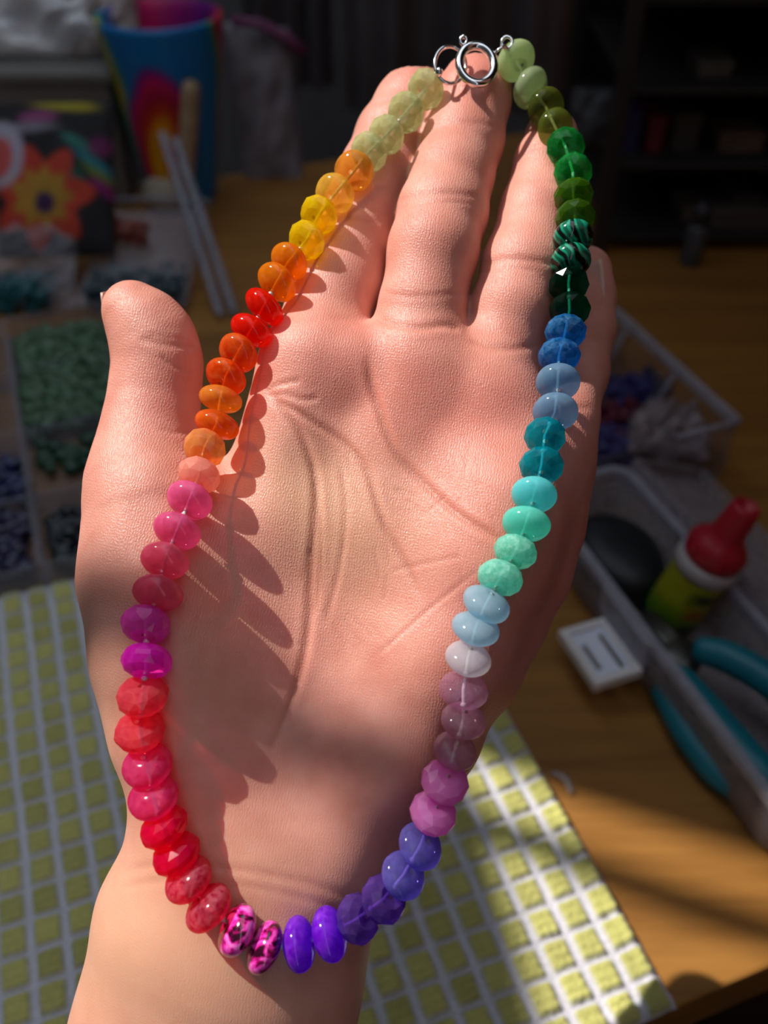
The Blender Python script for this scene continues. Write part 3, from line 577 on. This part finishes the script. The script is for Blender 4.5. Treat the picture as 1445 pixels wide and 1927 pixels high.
# --- swirl cup
c0 = T(347, 372); ppm = F/((c0-CAMP)@FWD); r0, r1 = 60/ppm, 106/ppm; ch = .130
cup = thing('cup', 'tall tapered silicone cup swirled in blue, magenta, yellow and green', 'cup', c0)
tl = np.array([-c0[0], -c0[1], 0]); tl /= np.linalg.norm(tl)          # towards the viewer's side of the desk
prof = [(0, .0)]+[(r0*.9, .0)]+[(r0+(r1-r0)*(k/40)**.9, .003+(ch-.003)*k/40) for k in range(41)]+[(r1-.0025, ch+.001)]+[(r1-.004-(r1-r0)*.8*(k/14), ch-.11*k/14) for k in range(15)]+[(0, ch-.11)]
nb = 96; mb = MB().lathe(prof, c0, Zv, nb, tl)
Vc = np.array(mb.V)-c0; hh = Vc[:, 2]/ch; an = np.arctan2(Vc@np.cross(Zv, tl), Vc@tl); x = an*1.0
sw = x+.10*np.sin(hh*6+1)+.06*np.sin(x*3+hh*9)
dome = np.sqrt((np.abs(sw+.36)/.66)**2+(np.clip(hh-.45, 0, 9)/.36)**2)+.05*np.sin(3*x+5*hh)
tilt = sw-.55+.5*(hh-.5)
blue, cyan, mag, red, yel, grn, pur = lin(0, 92, 150), lin(0, 130, 165), lin(170, 10, 80), lin(140, 12, 40), lin(190, 130, 10), lin(30, 130, 50), lin(80, 20, 110)
cc = blend(dome, [(0, yel), (.25, yel), (.42, lin(170, 50, 10)), (.62, red), (.86, mag), (1.0, pur), (1.10, blue), (1.9, cyan), (2.5, blue), (2.75, grn), (2.9, yel), (3.1, red), (3.4, mag), (3.9, blue), (4.5, yel), (5, mag)])
side = blend(np.clip(tilt, -3, 3), [(-3, mag), (-2.2, blue), (-1.75, grn), (-1.6, yel), (-1.5, grn), (-1.35, blue), (.45, blue), (.62, grn), (.68, red), (.95, mag), (1.15, lin(170, 60, 10)), (1.35, red), (1.9, pur), (3, mag)])
wgt = np.clip((dome-1.0)/.25, 0, 1)[:, None]; cc = cc*(1-wgt)+side*wgt
mb.build('body', M_print, cup, True, col=np.clip(cc*2.0, 0, 1))
# --- wooden dowel and pale knob in front of the cup
M_stick = wood('pale dowel wood', (.30, .20, .11), (.46, .33, .20), .6); M_knob = plain('cream wood', (.36, .31, .24), .7, .1, 40.)
b0 = Yp(348, 366, c0[1]-.046); tp = Yp(360, 150, c0[1]-.044); kb = T(322, 392)
stick = thing('wooden_stick', 'pale wooden stick rising from a cream rounded end in front of the swirl cup', 'stick', kb)
d = MB(); dd = (tp-b0); L_ = np.linalg.norm(dd); d.lathe([(0, 0), (.0050, 0), (.0056, .004), (.0062, L_*.5), (.0064, L_-.008), (.0052, L_-.002), (0, L_)], b0, dd, 20); d.build('shaft', M_stick, stick)
MB().lathe([(0, 0), (.012, .0), (.0175, .006), (.019, .013), (.0165, .021), (.010, .0265), (0, .028)], kb, Zv, 24).build('rounded_end', M_knob, stick)
# --- two clear tubes
M_tube = clear('clear tube', (.88, .88, .92), (.42, .42, .47), .34, .12)
for k, (a, b, ry) in enumerate((((415, 592), (305, 252), .105), ((441, 588), (330, 262), .105))):
    p = T(*a, .004); q = T(*b, .0); q = Yp(*b, p[1]+ry); r = .0032
    d = MB(); n = 18; pts = [p+(q-p)*t for t in np.linspace(0, 1, 8)]; d.tube(pts, r, n, caps=False); d.tube(pts[::-1], r*.72, n, caps=False)
    tag(d.build('clear_tube', M_tube), ('clear plastic tube leaning from the desk across the swirl cup', 'second clear plastic tube, the one on the side of the orange beads')[k], 'tube', 'clear tubes')
# --- grey storage box with a white bag and a zip bag on it
M_grey = plain('grey box', (.15, .145, .135), .6, .1, 30.)
yb = .70; bx = Yp(105, 135, yb); h_b = bx[2]
gb = thing('storage_box', 'matte grey storage box under the crumpled white bag', 'box', (bx[0], yb+.06, 0))
MB().box((bx[0]-.045, yb+.06, h_b*.46), (.080, 0, 0), (0, .06, 0), (0, 0, h_b*.46)).build('body', M_grey, gb, False, .003)
MB().box((bx[0]-.045, yb+.06, h_b*.96), (.083, 0, 0), (0, .063, 0), (0, 0, h_b*.04)).build('lid', M_grey, gb, False, .002)
M_white = plain('white bag film', (.84, .88, .96), .35, .25, 45., bump=.003); M_tan = clear('cloudy bag film', (.7, .64, .6), (.46, .40, .37), .72, .3, .0012, 60.)
wb = Yp(75, 66, yb+.055)
tag(pillow('white_bag', (wb[0], wb[1], h_b+.033), (.066, 0, .004), (0, .022, .032), .022, M_white, None, .9, (60, 44), None, seed=3), 'crumpled white plastic bag lying on the grey storage box', 'bag')
tb = Yp(182, 75, yb+.045)
tag(pillow('zip_bag', (tb[0]+.007, tb[1], h_b+.028), (.026, 0, 0), (0, .014, .028), .012, M_tan, None, .5, (36, 36), None, seed=5), 'cloudy zip bag of tan pieces between the white bag and the swirl cup', 'bag')
# --- white pouch with a purple zip right of the cup
pb = Yp(498, 180, c0[1]+.05)
zb = thing('zip_pouch', 'limp white pouch with a plum zip top behind the swirl cup', 'bag', (pb[0], pb[1], 0))
pillow('pouch', (pb[0], pb[1], .045), (.024, 0, -.002), (-.004, .012, .062), .008, plain('pouch film', (.19, .185, .21), .4, .3, 50., bump=.002), zb, .8, (30, 44), seed=8)
zt = Yp(505, 62, c0[1]+.05); MB().tube([zt+np.array((-.026, 0, .008)), zt+np.array((-.006, 0, .006)), zt+np.array((.014, 0, -.004)), zt+np.array((.026, 0, -.014))], .004, 10).build('zip', plain('plum zip', (.16, .03, .10), .5), zb)
# --- printed pouch with the big flower
def flower(a, b):
    x = (a+1)*110; y = 210+(1-b)*.5*262                                # print laid out over the pouch face
    rr = np.random.default_rng(2); out = np.zeros(a.shape+(3,))+np.array(lin(18, 16, 22))
    def put(mask, c): m_ = np.clip(mask, 0, 1)[..., None]; out[:] = out*(1-m_)+np.array(lin(*c))*m_
    def blob(cx, cy, rx, ry, soft=.25, rot=0.): dx, dy = x-cx, y-cy; ca, sa = math.cos(rot), math.sin(rot); return (1-np.hypot((dx*ca+dy*sa)/rx, (-dx*sa+dy*ca)/ry))/soft
    put(blob(130, 216, 80, 14, .4, .1), (150, 140, 20)); put(blob(85, 238, 46, 14, .4), (130, 60, 110)); put(blob(60, 256, 80, 12, .5), (120, 115, 130))
    put(blob(160, 285, 46, 13, .5, .5), (40, 110, 100)); put(blob(190, 320, 60, 12, .5, .6), (20, 110, 120)); put(blob(205, 345, 60, 11, .5, .6), (90, 110, 30)); put(blob(215, 368, 55, 14, .5, .6), (120, 15, 95)); put(blob(200, 290, 30, 22, .5), (100, 20, 80)); put(blob(150, 355, 30, 40, .5), (20, 80, 70))
    ang = np.arctan2(y-375, x-92); rad = np.hypot(x-92, (y-375)*1.1); pet = 88+16*np.cos(ang*7+.6)
    put((pet-rad)/10, (178, 52, 30)); put((58+7*np.cos(ang*9)-rad)/16, (165, 122, 36)); put((22-np.hypot(x-98, y-385))/8, (52, 22, 70))
    put(blob(14, 300, 52, 62, .2), (165, 160, 175)); put(blob(12, 305, 32, 40, .3), (190, 70, 70)); put((np.cos(x*.5)*np.cos(y*.5)-.2)*np.clip(blob(12, 305, 30, 38, .5), 0, 1), (200, 130, 120))
    return np.clip(out*1.15, 0, 1)
fy = .60; fc = Yp(105, 345, fy)
tag(pillow('floral_pouch', (fc[0], fy, fc[2]+.002), (.0375, .002, 0), (0, .030, .038), .010, M_soft, None, .15, (90, 90), flower, seed=11), 'dark pouch printed with a large orange-red flower with a yellow heart', 'pouch')
# --- clear bags of beads in front of it
M_tealb = plain('teal chips', (.008, .085, .10), .3, .4, 200.); M_redb = plain('brick chips', (.20, .045, .03), .5, .3)
def tri(px, py, y, rx, rz): return Yp(px, py, y)
q = T(45, 590); tag(pillow('clear_bag', (q[0]+.003, q[1]+.022, .022), (.030, 0, 0), (0, .020, .019), .010, M_film, None, .9, (56, 50), None, seed=21), 'crumpled clear bag of teal chips below the floral pouch', 'bag')
chips('bead_chips', [((q[0]-.004, q[1]+.010, .003), (.020, 0, 0), (0, .012, 0))], .0042, M_tealb, 'teal chips filling the crumpled clear bag', (0, .016), .7, 130, 31)
q2 = T(240, 600); zt = Yp(225, 408, q2[1]+.12)
cbg = thing('clear_pouch', 'clear flat zip pouch standing behind the thumb with dark chips at its foot', 'bag', (q2[0], q2[1]+.06, 0))
pillow('film', (q2[0]+.001, q2[1]+.062, zt[2]*.5+.006), (.036, 0, 0), (0, .056, zt[2]*.5), .010, M_film, cbg, .45, (48, 48), seed=23)
MB().tube([(q2[0]-.037, q2[1]+.120, zt[2]+.012), (q2[0]+.001, q2[1]+.122, zt[2]+.013), (q2[0]+.041, q2[1]+.118, zt[2]+.012)], .0016, 8).build('zip', M_edge, cbg)
chips('dark_chips', [((q2[0]+.004, q2[1]+.024, .003), (.028, 0, 0), (0, .018, 0))], .0042, plain('slate teal chips', (.018, .045, .055), .3, .4, 200.), 'slate teal chips at the foot of the clear flat pouch', (0, .014), .7, 170, 33)
q3 = T(225, 440, .03); chips('brick_chips', [((q3[0], q3[1], .026), (.017, 0, 0), (0, .008, 0))], .004, M_redb, 'brick red chips high in the clear flat pouch', (0, .010), .7, 60, 35)
# --- compartment tray of beads beside the towel (u, v along the desk)
def tray(name, label, o, us, vs, hgt, m, wall=.0016, skip=()):
    t = thing(name, label, 'tray', R(*o)); 
    def bx_(nm, uu, vv, z0, z1, mm): return MB().box(R(o[0]+(uu[0]+uu[1])/2, o[1]+(vv[0]+vv[1])/2, (z0+z1)/2), UX*(uu[1]-uu[0])/2, VX*(vv[1]-vv[0])/2, Zv*(z1-z0)/2).build(nm, mm, t, False)
    bx_('floor_plate', (us[0], us[-1]), (vs[0], vs[-1]), .0003, .0015, M_sheet)
    for i, u in enumerate(us): bx_('side_wall' if i in (0, len(us)-1) else 'divider', (u-wall, u+wall), (vs[0], vs[-1]), .0016, hgt, m)
    for v in vs: 
        for i in range(len(us)-1): bx_('cross_wall', (us[i]+wall, us[i+1]-wall), (v-wall*.7, v+wall*.7), .0016, hgt*.97, m)
    return t
M_sheet = clear('clear sheet', (.93, .93, .95), (.35, .35, .38), .10, .2)
tray('bead_tray', 'clear divided bead tray lying against the far edge of the towel', (-.037, .333), (-.105, -.05, 0, .062), (0, .050, .105, .165, .225), .014, M_clear)
def cell(u, v, du, dv): return (R(-.037+u, .333+v, .004), UX*du, VX*dv)
chips('green_chips', [cell(.030, .135, .026, .026), cell(.030, .186, .026, .024)], .0044, plain('frosty green chips', (.055, .12, .065), .35, .5, 260.), 'frosty green chips in the bead tray beside the thumb', (0, .008), .7, 300, 41)
chips('dark_green_chips', [cell(.024, .088, .020, .012), cell(.045, .070, .010, .012)], .0040, plain('deep green chips', (.008, .05, .025), .3, .4, 260.), 'sparse deep green chips in the bead tray', (0, .003), .7, 46, 43)
chips('black_chips', [cell(.030, .022, .024, .018)], .0042, plain('black chips', (.012, .016, .022), .25, .4, 260.), 'black chips in the tray compartment next to the towel', (0, .006), .7, 170, 45)
chips('purple_chips', [cell(-.025, .024, .02, .020)], .0042, plain('indigo chips', (.018, .014, .055), .3, .4, 260.), 'indigo chips in the near outer compartment of the bead tray', (0, .006), .7, 170, 47)
chips('navy_chips', [cell(-.022, .075, .018, .018)], .0042, plain('navy chips', (.008, .012, .07), .3, .4, 260.), 'navy chips in the outer compartment behind the indigo ones', (0, .005), .7, 130, 49)
chips('yellow_chips', [cell(-.030, .135, .014, .012)], .0044, plain('yellow chips', (.28, .22, .01), .35, .3, 260.), 'yellow chips in the outer compartment behind the navy ones', (0, .004), .7, 40, 51)
# --- divided case on the right
A_, B_ = T(1160, 590, .035), T(1385, 795, .035); e = (B_-A_); e[2] = 0; Ld = np.linalg.norm(e); e /= Ld; f = np.array((e[1], -e[0], 0.)); f = -f if f[0] > 0 else f
case = thing('divided_case', 'clear divided case of bead bags behind the open frosted box', 'case', A_*np.array((1, 1, 0)))
def slab(nm, p, q, th, z0, z1, m, par):
    p = np.asarray(p, float); q = np.asarray(q, float); g = q-p; g[2] = 0; l = np.linalg.norm(g); g /= l; nn = np.array((-g[1], g[0], 0.)); c = (p+q)/2; c[2] = (z0+z1)/2
    return MB().box(c, g*l/2, nn*th, Zv*(z1-z0)/2).build(nm, m, par, False)
A0 = A_-e*.06; wd = .080
MB().box((A0+B_)/2*np.array((1, 1, 0))+f*wd/2+Zv*.0012, e*np.linalg.norm(B_-A0)/2, f*wd/2, Zv*.0008).build('floor_plate', M_sheet, case, False)
slab('side_wall', A0, B_, .0012, .002, .035, M_sheet, case); slab('rim', A0, B_, .0024, .0335, .037, M_edge, case)
for t_, z1 in ((0, .035), (.06+Ld*.12, .035), (.06+Ld*.55, .035), (.06+Ld, .035)):
    p = A0+e*t_; inner = 0 < t_ < .06+Ld-1e-6; slab('divider', p, p+f*wd*(.16 if inner else 1), .0010, .002, z1-.001, M_sheet, case); MB().tube([p*np.array((1, 1, 0))+Zv*.035, p*np.array((1, 1, 0))+f*(.012 if inner else wd*.42)+Zv*(.010 if inner else .035)], .0016, 8).build('rim', M_edge, case)
def pile(px, py, h): return T(px, py, h)
for nm, lab, spots, col, n, s_ in (('violet_chips', 'violet blue chips in the divided case beside the little finger', (((1190, 750), .016, .012), ((1150, 850), .010, .012)), (.030, .026, .12), 110, 61),
    ('wine_chips', 'wine red chips in the divided case', (((1160, 800), .012, .008), ((1195, 850), .012, .008)), (.09, .006, .02), 90, 63)):
    chips(nm, [(pile(*p, .006)*np.array((1, 1, 0))+Zv*.004, UX*a, VX*b) for p, a, b in spots], .0038, plain(nm, col, .4, .4, 260.), lab, (0, .012), .7, n, s_)
wc = T(1255, 830, .012); tag(pillow('bead_bag', wc+Zv*.004, UX*.016-VX*.012, VX*.014+UX*.010, .012, plain('cloudy pale bag', (.22, .18, .19), .5, .4, 160., bump=.002), None, 1.0, (40, 40), seed=67), 'cloudy pale pink bag of beads at the corner of the divided case', 'bag')
# --- open frosted box with its lid, latch, glue, black cap and pliers
uL, uR, vN, vF, hb = .1805, .2265, .108, .287, .030
fb = thing('frosted_box', 'open frosted plastic box with a white latch, holding glue and pliers', 'box', R(uL, vN))
def rounded(u0_, u1_, v0_, v1_, r, n=6):
    pts = []
    for cu, cv, s_ in ((u1_-r, v1_-r, 0), (u0_+r, v1_-r, 1), (u0_+r, v0_+r, 2), (u1_-r, v0_+r, 3)):
        for k in range(n+1): a = math.pi/2*(s_+k/n); pts.append((cu+r*math.cos(a), cv+r*math.sin(a)))
    return pts
def shell(rings):                                                      # rings of (outline, z): open tub skin
    b = MB(); n = len(rings[0][0]); V = [R(u, v, z) for pts, z in rings for u, v in pts]; m = len(rings)
    Fc = [(i*n+k, i*n+(k+1) % n, (i+1)*n+(k+1) % n, (i+1)*n+k) for i in range(m-1) for k in range(n)]; return b.add(V, Fc), n, m
o_ = lambda g, r: rounded(uL+g, uR-g, vN+g, vF-g, r)
b, n, m = shell([(o_(.006, .003), .0012), (o_(.003, .006), .0012), (o_(.0012, .008), .004), (o_(0, .009), hb), (o_(.0016, .008), hb), (o_(.0030, .007), .005), (o_(.0045, .005), .003), (o_(.007, .003), .0028)])
b.F += [tuple(range(n))[::-1], tuple((m-1)*n+k for k in range(n))]; b.build('tub', M_frost, fb)
b, n, m = shell([(o_(-.0016, .010), hb-.003), (o_(-.0016, .010), hb+.0006), (o_(.0022, .008), hb+.0006), (o_(.0022, .008), hb-.003)]); b.F += [((m-1)*n+k, (m-1)*n+(k+1) % n, (k+1) % n, k) for k in range(n)]
b.build('rim', M_edge, fb, False)
# lid folded back beyond the far long side
tl_ = math.atan2(.020, .046); ld = MB(); hw = .047
for (s0, s1, h0, h1, v0_, v1_) in ((.001, hw, -.0008, .0008, vN, vF), (hw-.002, hw, .0008, .007, vN, vF), (.001, .003, .0008, .007, vN, vF), (.003, hw-.002, .0008, .007, vN, vN+.002), (.003, hw-.002, .0008, .007, vF-.002, vF)):
    dU = UX*math.cos(tl_)-Zv*math.sin(tl_); dN = UX*math.sin(tl_)+Zv*math.cos(tl_)
    ld.box(R(uR+.0022, (v0_+v1_)/2, hb-.003)+dU*(s0+s1)/2+dN*(h0+h1)/2, dU*(s1-s0)/2, VX*(v1_-v0_)/2, dN*(h1-h0)/2)
ld.build('lid', M_frost, fb, False)
# latch: a flap with a recessed pad and two slots, on a bracket
M_latch = plain('white latch plastic', (.72, .69, .69), .4, .05); M_pad = plain('pale latch pad', (.74, .78, .90), .35, .04)
lu0, lu1, lv0, lv1, lz = .1565, .1775, .187, .2165, .015
lt = MB()
for (a, b_, c_, d_) in ((lu0, lu1, lv0, lv0+.0032), (lu0, lu1, lv1-.0032, lv1), (lu0, lu0+.003, lv0+.0032, lv1-.0032), (lu1-.003, lu1, lv0+.0032, lv1-.0032)):
    lt.box(R((a+b_)/2, (c_+d_)/2, lz), UX*(b_-a)/2, VX*(d_-c_)/2, Zv*.0022)
latch = lt.build('latch', M_latch, fb, False)
pd = MB()                                                             # pad left open at two slots
for (a, b_, c_, d_) in ((lu0+.003, lu0+.0052, lv0+.0032, lv1-.0032), (lu0+.0052, lu0+.0074, lv0+.0032, lv0+.007), (lu0+.0052, lu0+.0074, lv1-.009, lv1-.0032), (lu0+.0074, lu1-.0068, lv0+.0032, lv1-.0032), (lu1-.0068, lu1-.0044, lv0+.0032, lv0+.005), (lu1-.0068, lu1-.0044, lv1-.006, lv1-.0032), (lu1-.0044, lu1-.003, lv0+.0032, lv1-.0032)):
    pd.box(R((a+b_)/2, (c_+d_)/2, lz-.0004), UX*(b_-a)/2, VX*(d_-c_)/2, Zv*.0010)
pd.build('pad', M_pad, latch, False)
br = MB().box(R(.1795, .2045, .0245), UX*.0025, VX*.017, Zv*.0065).box(R(.1785, .2045, .0155), UX*.0015, VX*.013, Zv*.003); br.build('bracket', M_edge, fb, False, .0006)
# black rounded cap
bc = R(.2035, .2485, .003); n = 40
pf = [(0, 0), (.016, 0), (.0185, .003), (.0190, .010), (.0175, .016), (.013, .0195), (.006, .0205), (0, .0205)]
mb = MB().lathe(pf, (0, 0, 0), Zv, n); mb.V = [bc+UX*v[0]*.98+VX*v[1]*1.35+Zv*v[2] for v in mb.V]
tag(mb.build('black_cap', plain('black rubber', (.006, .007, .009), .5, .2, 80.)), 'black rounded rubber cap lying in the frosted box', 'cap')
# glue bottle leaning in the box
g0 = T(1258, 1160, .006)+Zv*0; gax = np.array((.27, .0, .95)); gax /= np.linalg.norm(gax)
glue = thing('glue_bottle', 'small yellow-green glue bottle with a red nozzle cap, leaning in the frosted box', 'bottle', g0)
tv = CAMP-g0; tv -= gax*(tv@gax); tv /= np.linalg.norm(tv)
pr = [(0, 0), (.0105, 0), (.0116, .0015)]+[(.0118, .002+.026*k/16) for k in range(17)]+[(.0112, .0295), (.0100, .0305), (0, .0306)]
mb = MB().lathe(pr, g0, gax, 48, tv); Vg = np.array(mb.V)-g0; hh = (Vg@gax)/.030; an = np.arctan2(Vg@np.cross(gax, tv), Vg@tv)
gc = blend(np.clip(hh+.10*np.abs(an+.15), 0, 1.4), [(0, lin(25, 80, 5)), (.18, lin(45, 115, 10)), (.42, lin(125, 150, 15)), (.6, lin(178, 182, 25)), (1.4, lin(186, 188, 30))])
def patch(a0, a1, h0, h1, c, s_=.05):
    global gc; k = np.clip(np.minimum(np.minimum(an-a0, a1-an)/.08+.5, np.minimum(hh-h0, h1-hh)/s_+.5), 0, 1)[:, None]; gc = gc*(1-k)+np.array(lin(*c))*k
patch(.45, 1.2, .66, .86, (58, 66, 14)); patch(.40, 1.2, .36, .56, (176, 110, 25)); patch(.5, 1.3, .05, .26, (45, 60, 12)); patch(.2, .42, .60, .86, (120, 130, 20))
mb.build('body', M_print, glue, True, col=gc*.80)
MB().lathe([(.0098, .0303), (.0128, .0304), (.0132, .0320), (.0132, .0350), (.0124, .0364), (.009, .0366)], g0, gax, 40, tv).build('collar', plain('white collar', (.40, .36, .36), .4, .05), glue)
capm = plain('red cap', (.40, .008, .022), .38, .06, 40.)
cap = MB().lathe([(.008, .0366), (.0116, .0368), (.0121, .039), (.0118, .0440), (.0095, .0470), (.0074, .0494), (.0068, .052), (.0063, .0595), (.0057, .0644), (.0046, .0656), (.0040, .0652), (.0036, .063), (0, .062)], g0, gax, 40, tv).build('cap', capm, glue)
rb = MB()
for k in range(12):
    a = 2*math.pi*k/12; side_ = np.cross(gax, tv); rr_ = math.cos(a)*tv+math.sin(a)*side_; tt_ = np.cross(gax, rr_); rb.box(g0+gax*.0415+rr_*.0119, rr_*.0006, tt_*.0007, gax*.0024)
rb.build('rib', capm, cap, False)
# teal pliers lying in the box, handles over its end
M_teal = plain('teal grip', (.004, .15, .20), .42, .08, 50.); M_steel = plain('dark tool steel', (.10, .095, .085), .4, .2, 60., metal=.8)
pp = T(1283, 1238, .016)
pl = thing('pliers', 'pliers with thick teal grips lying in the frosted box beside the glue', 'pliers', pp*np.array((1, 1, 0)))
def grip(pts, rads, nm='handle'):
    P_ = [T(x, y, z) for x, y, z in pts]; q = []; rr = []
    for i in range(len(P_)-1):
        for t in np.linspace(0, 1, 6, endpoint=False): q.append(P_[i]+(P_[i+1]-P_[i])*t); rr.append(rads[i]+(rads[i+1]-rads[i])*t)
    q.append(P_[-1]); rr.append(rads[-1]); q = np.array(q)
    for _ in range(4): q[1:-1] = (q[:-2]+2*q[1:-1]+q[2:])/4
    rr[0] *= .6; rr[-1] *= .5; MB().tube(q, rr, 18).build(nm, M_teal, pl)
grip([(1305, 1220, .026), (1360, 1232, .028), (1420, 1262, .029), (1500, 1320, .030), (1580, 1400, .030)], [.0048, .0062, .0064, .0062, .0055])
grip([(1272, 1262, .016), (1312, 1318, .018), (1368, 1388, .019), (1425, 1450, .018), (1470, 1490, .016)], [.0045, .0066, .0072, .0068, .0050])
grip([(1236, 1286, .008), (1290, 1376, .008), (1345, 1450, .007), (1385, 1492, .007)], [.004, .0058, .0060, .004])
MB().lathe([(0, -.003), (.007, -.003), (.0078, -.001), (.0078, .003), (.006, .0042), (0, .0044)], pp, Zv, 24).build('pivot', M_steel, pl)
jw = MB()
for s_ in (-1, 1): jw.tube([pp, pp+VX*.012+UX*.002*s_, pp+VX*.026+UX*.0012*s_], [.0045, .0036, .0014], 10)
jw.build('jaws', M_steel, pl)
# scrap of clear film on the wood by the towel
s0, s1 = T(1036, 1455, .001), T(1074, 1494, .001); d_ = s1-s0; nn = np.array((-d_[1], d_[0], 0)); nn /= np.linalg.norm(nn)
V = []; 
for k in range(9):
    t = k/8; c = s0+d_*t+nn*.0016*math.sin(math.pi*t)+Zv*(.0006+.0016*math.sin(math.pi*t)); V += [c-nn*.0014, c+nn*.0014, c+nn*.0014+Zv*.0003, c-nn*.0014+Zv*.0003]
sf = MB().add(V, [(4*k+a, 4*k+(a+1) % 4, 4*k+4+(a+1) % 4, 4*k+4+a) for k in range(8) for a in range(4)]+[(3, 2, 1, 0), (32, 33, 34, 35)])
tag(sf.build('film_scrap', M_clear), 'small curled scrap of clear film on the wood next to the towel', 'scrap')
# ------------------------------------------------------------------ the dim far side: curtains and a black rack with clutter
M_cur = plain('grey curtain', (.50, .50, .53), .85, .12, 20.); M_cur2 = plain('slate curtain', (.42, .42, .47), .85, .12, 20.)
def curtain(px0, px1, py, y, m, lab, ph):
    p, q = Yp(px0, py, y), Yp(px1, py, y); n = 60; V = []
    for z in (p[2], 1.2):
        for k in range(n+1): t = k/n; V.append((p[0]+(q[0]-p[0])*t, y+.012*math.sin(t*22+ph)+.006*math.sin(t*51+ph), z))
    V = np.array(V); V2 = V+np.array((0, .004, 0)); m_ = 2*(n+1)
    Fc = [(k, k+1, n+2+k, n+1+k) for k in range(n)]; Fc += [tuple(i+m_ for i in g[::-1]) for g in Fc]; Fc += [(k+1, k, k+m_, k+1+m_) for k in range(n)]+[(n+1+k, n+2+k, n+2+k+m_, n+1+k+m_) for k in range(n)]
    tag(mesh('curtain', np.concatenate([V, V2]), Fc, m), lab, 'curtain', 'curtains')
curtain(470, 634, 168, 1.26, M_cur2, 'slate grey curtain hanging behind the swirl cup', 0.); curtain(648, 1130, 215, 1.25, M_cur, 'dim grey curtain hanging behind the fingertips', 1.)
M_rack = plain('black rack metal', (.020, .018, .018), .6, .2, 40.)
rk = thing('rack', 'black metal shelf rack standing on the far side of the desk', 'rack', (.26, .70, 0))
rx0, rx1, ry0, ry1, rh = .150, .47, .625, .80, .30
for x in (rx0, rx1):
    for y in (ry0, ry1): MB().box((x, y, rh/2), (.005, 0, 0), (0, .005, 0), (0, 0, rh/2)).build('post', M_rack, rk, False, .001)
SH = [.010, .060, .108, .160, .215]
for z in SH: MB().box(((rx0+rx1)/2, (ry0+ry1)/2, z), ((rx1-rx0)/2-.005, 0, 0), (0, (ry1-ry0)/2, 0), (0, 0, .0022)).build('shelf', M_rack, rk, False, .0008)
MB().box(((rx0+rx1)/2, ry1+.007, rh/2), ((rx1-rx0)/2, 0, 0), (0, .002, 0), (0, 0, rh/2)).build('back_panel', M_rack, rk, False)
def on(px, py, y=.645): p = Yp(px, py, y); return p[0], max([z for z in SH if z < p[2]+.004] or [SH[0]])+.0022
def crate(px0, px1, hgt, py, col, lab, nm='carton', cat='carton', y=.66, rough=.6):
    xa, z = on(px0, py); xb, _ = on(px1, py); t = thing(nm, lab, cat, ((xa+xb)/2, y, z))
    MB().box(((xa+xb)/2, y, z+hgt*.42), ((xb-xa)/2, 0, 0), (0, .016, 0), (0, 0, hgt*.42)).build('body', plain(nm+' board', tuple(2.2*q for q in col), rough, .2, 60.), t, False, .0012)
    MB().box(((xa+xb)/2, y, z+hgt*.92), ((xb-xa)/2+.001, 0, 0), (0, .017, 0), (0, 0, hgt*.08)).build('lid', plain(nm+' lid', tuple(c*2.6 for c in col), rough, .2, 60.), t, False, .0008)
x, z = on(1122, 262); tag(pillow('parcel', (x, .655, z+.019), (.018, 0, 0), (0, .006, .018), .010, plain('grey parcel', (.045, .045, .05), .6, .2), None, .5, (24, 24), seed=71), 'dull grey parcel on the rack beside the bright green beads', 'parcel')
crate(1172, 1200, .026, 268, (.012, .014, .05), 'small navy carton on the middle shelf of the rack'); crate(1216, 1248, .024, 268, (.07, .006, .014), 'small dark red carton next to the navy one on the rack')
crate(1262, 1312, .026, 270, (.020, .022, .02), 'dull olive carton at the end of the row on the middle shelf'); crate(1365, 1450, .013, 215, (.055, .042, .032), 'flat tan carton on the upper shelf of the rack')
crate(1292, 1385, .012, 362, (.045, .042, .036), 'flat grey-brown carton on the lower shelf of the rack'); crate(1318, 1430, .014, 455, (.030, .027, .025), 'long flat brown carton on the bottom shelf of the rack', y=.65)
crate(1330, 1396, .010, 52, (.042, .042, .036), 'flat pale carton on the top shelf of the rack'); crate(1390, 1440, .02, 330, (.02, .02, .022), 'charcoal carton at the far end of the lower shelf')
x, z = on(1262, 500); vb = thing('vial', 'small grey plastic vial standing at the foot of the rack', 'vial', (x, .632, .0005))
MB().lathe([(0, .0005), (.0065, .0005), (.007, .002), (.007, .026), (.0045, .030), (0, .030)], (x, .606, 0), Zv, 20).build('body', plain('grey vial', (.06, .065, .075), .4), vb)
MB().lathe([(0, .0302), (.0052, .0302), (.0052, .040), (.003, .044), (0, .044)], (x, .606, 0), Zv, 20).build('cap', plain('dark vial cap', (.03, .034, .045), .4), vb)
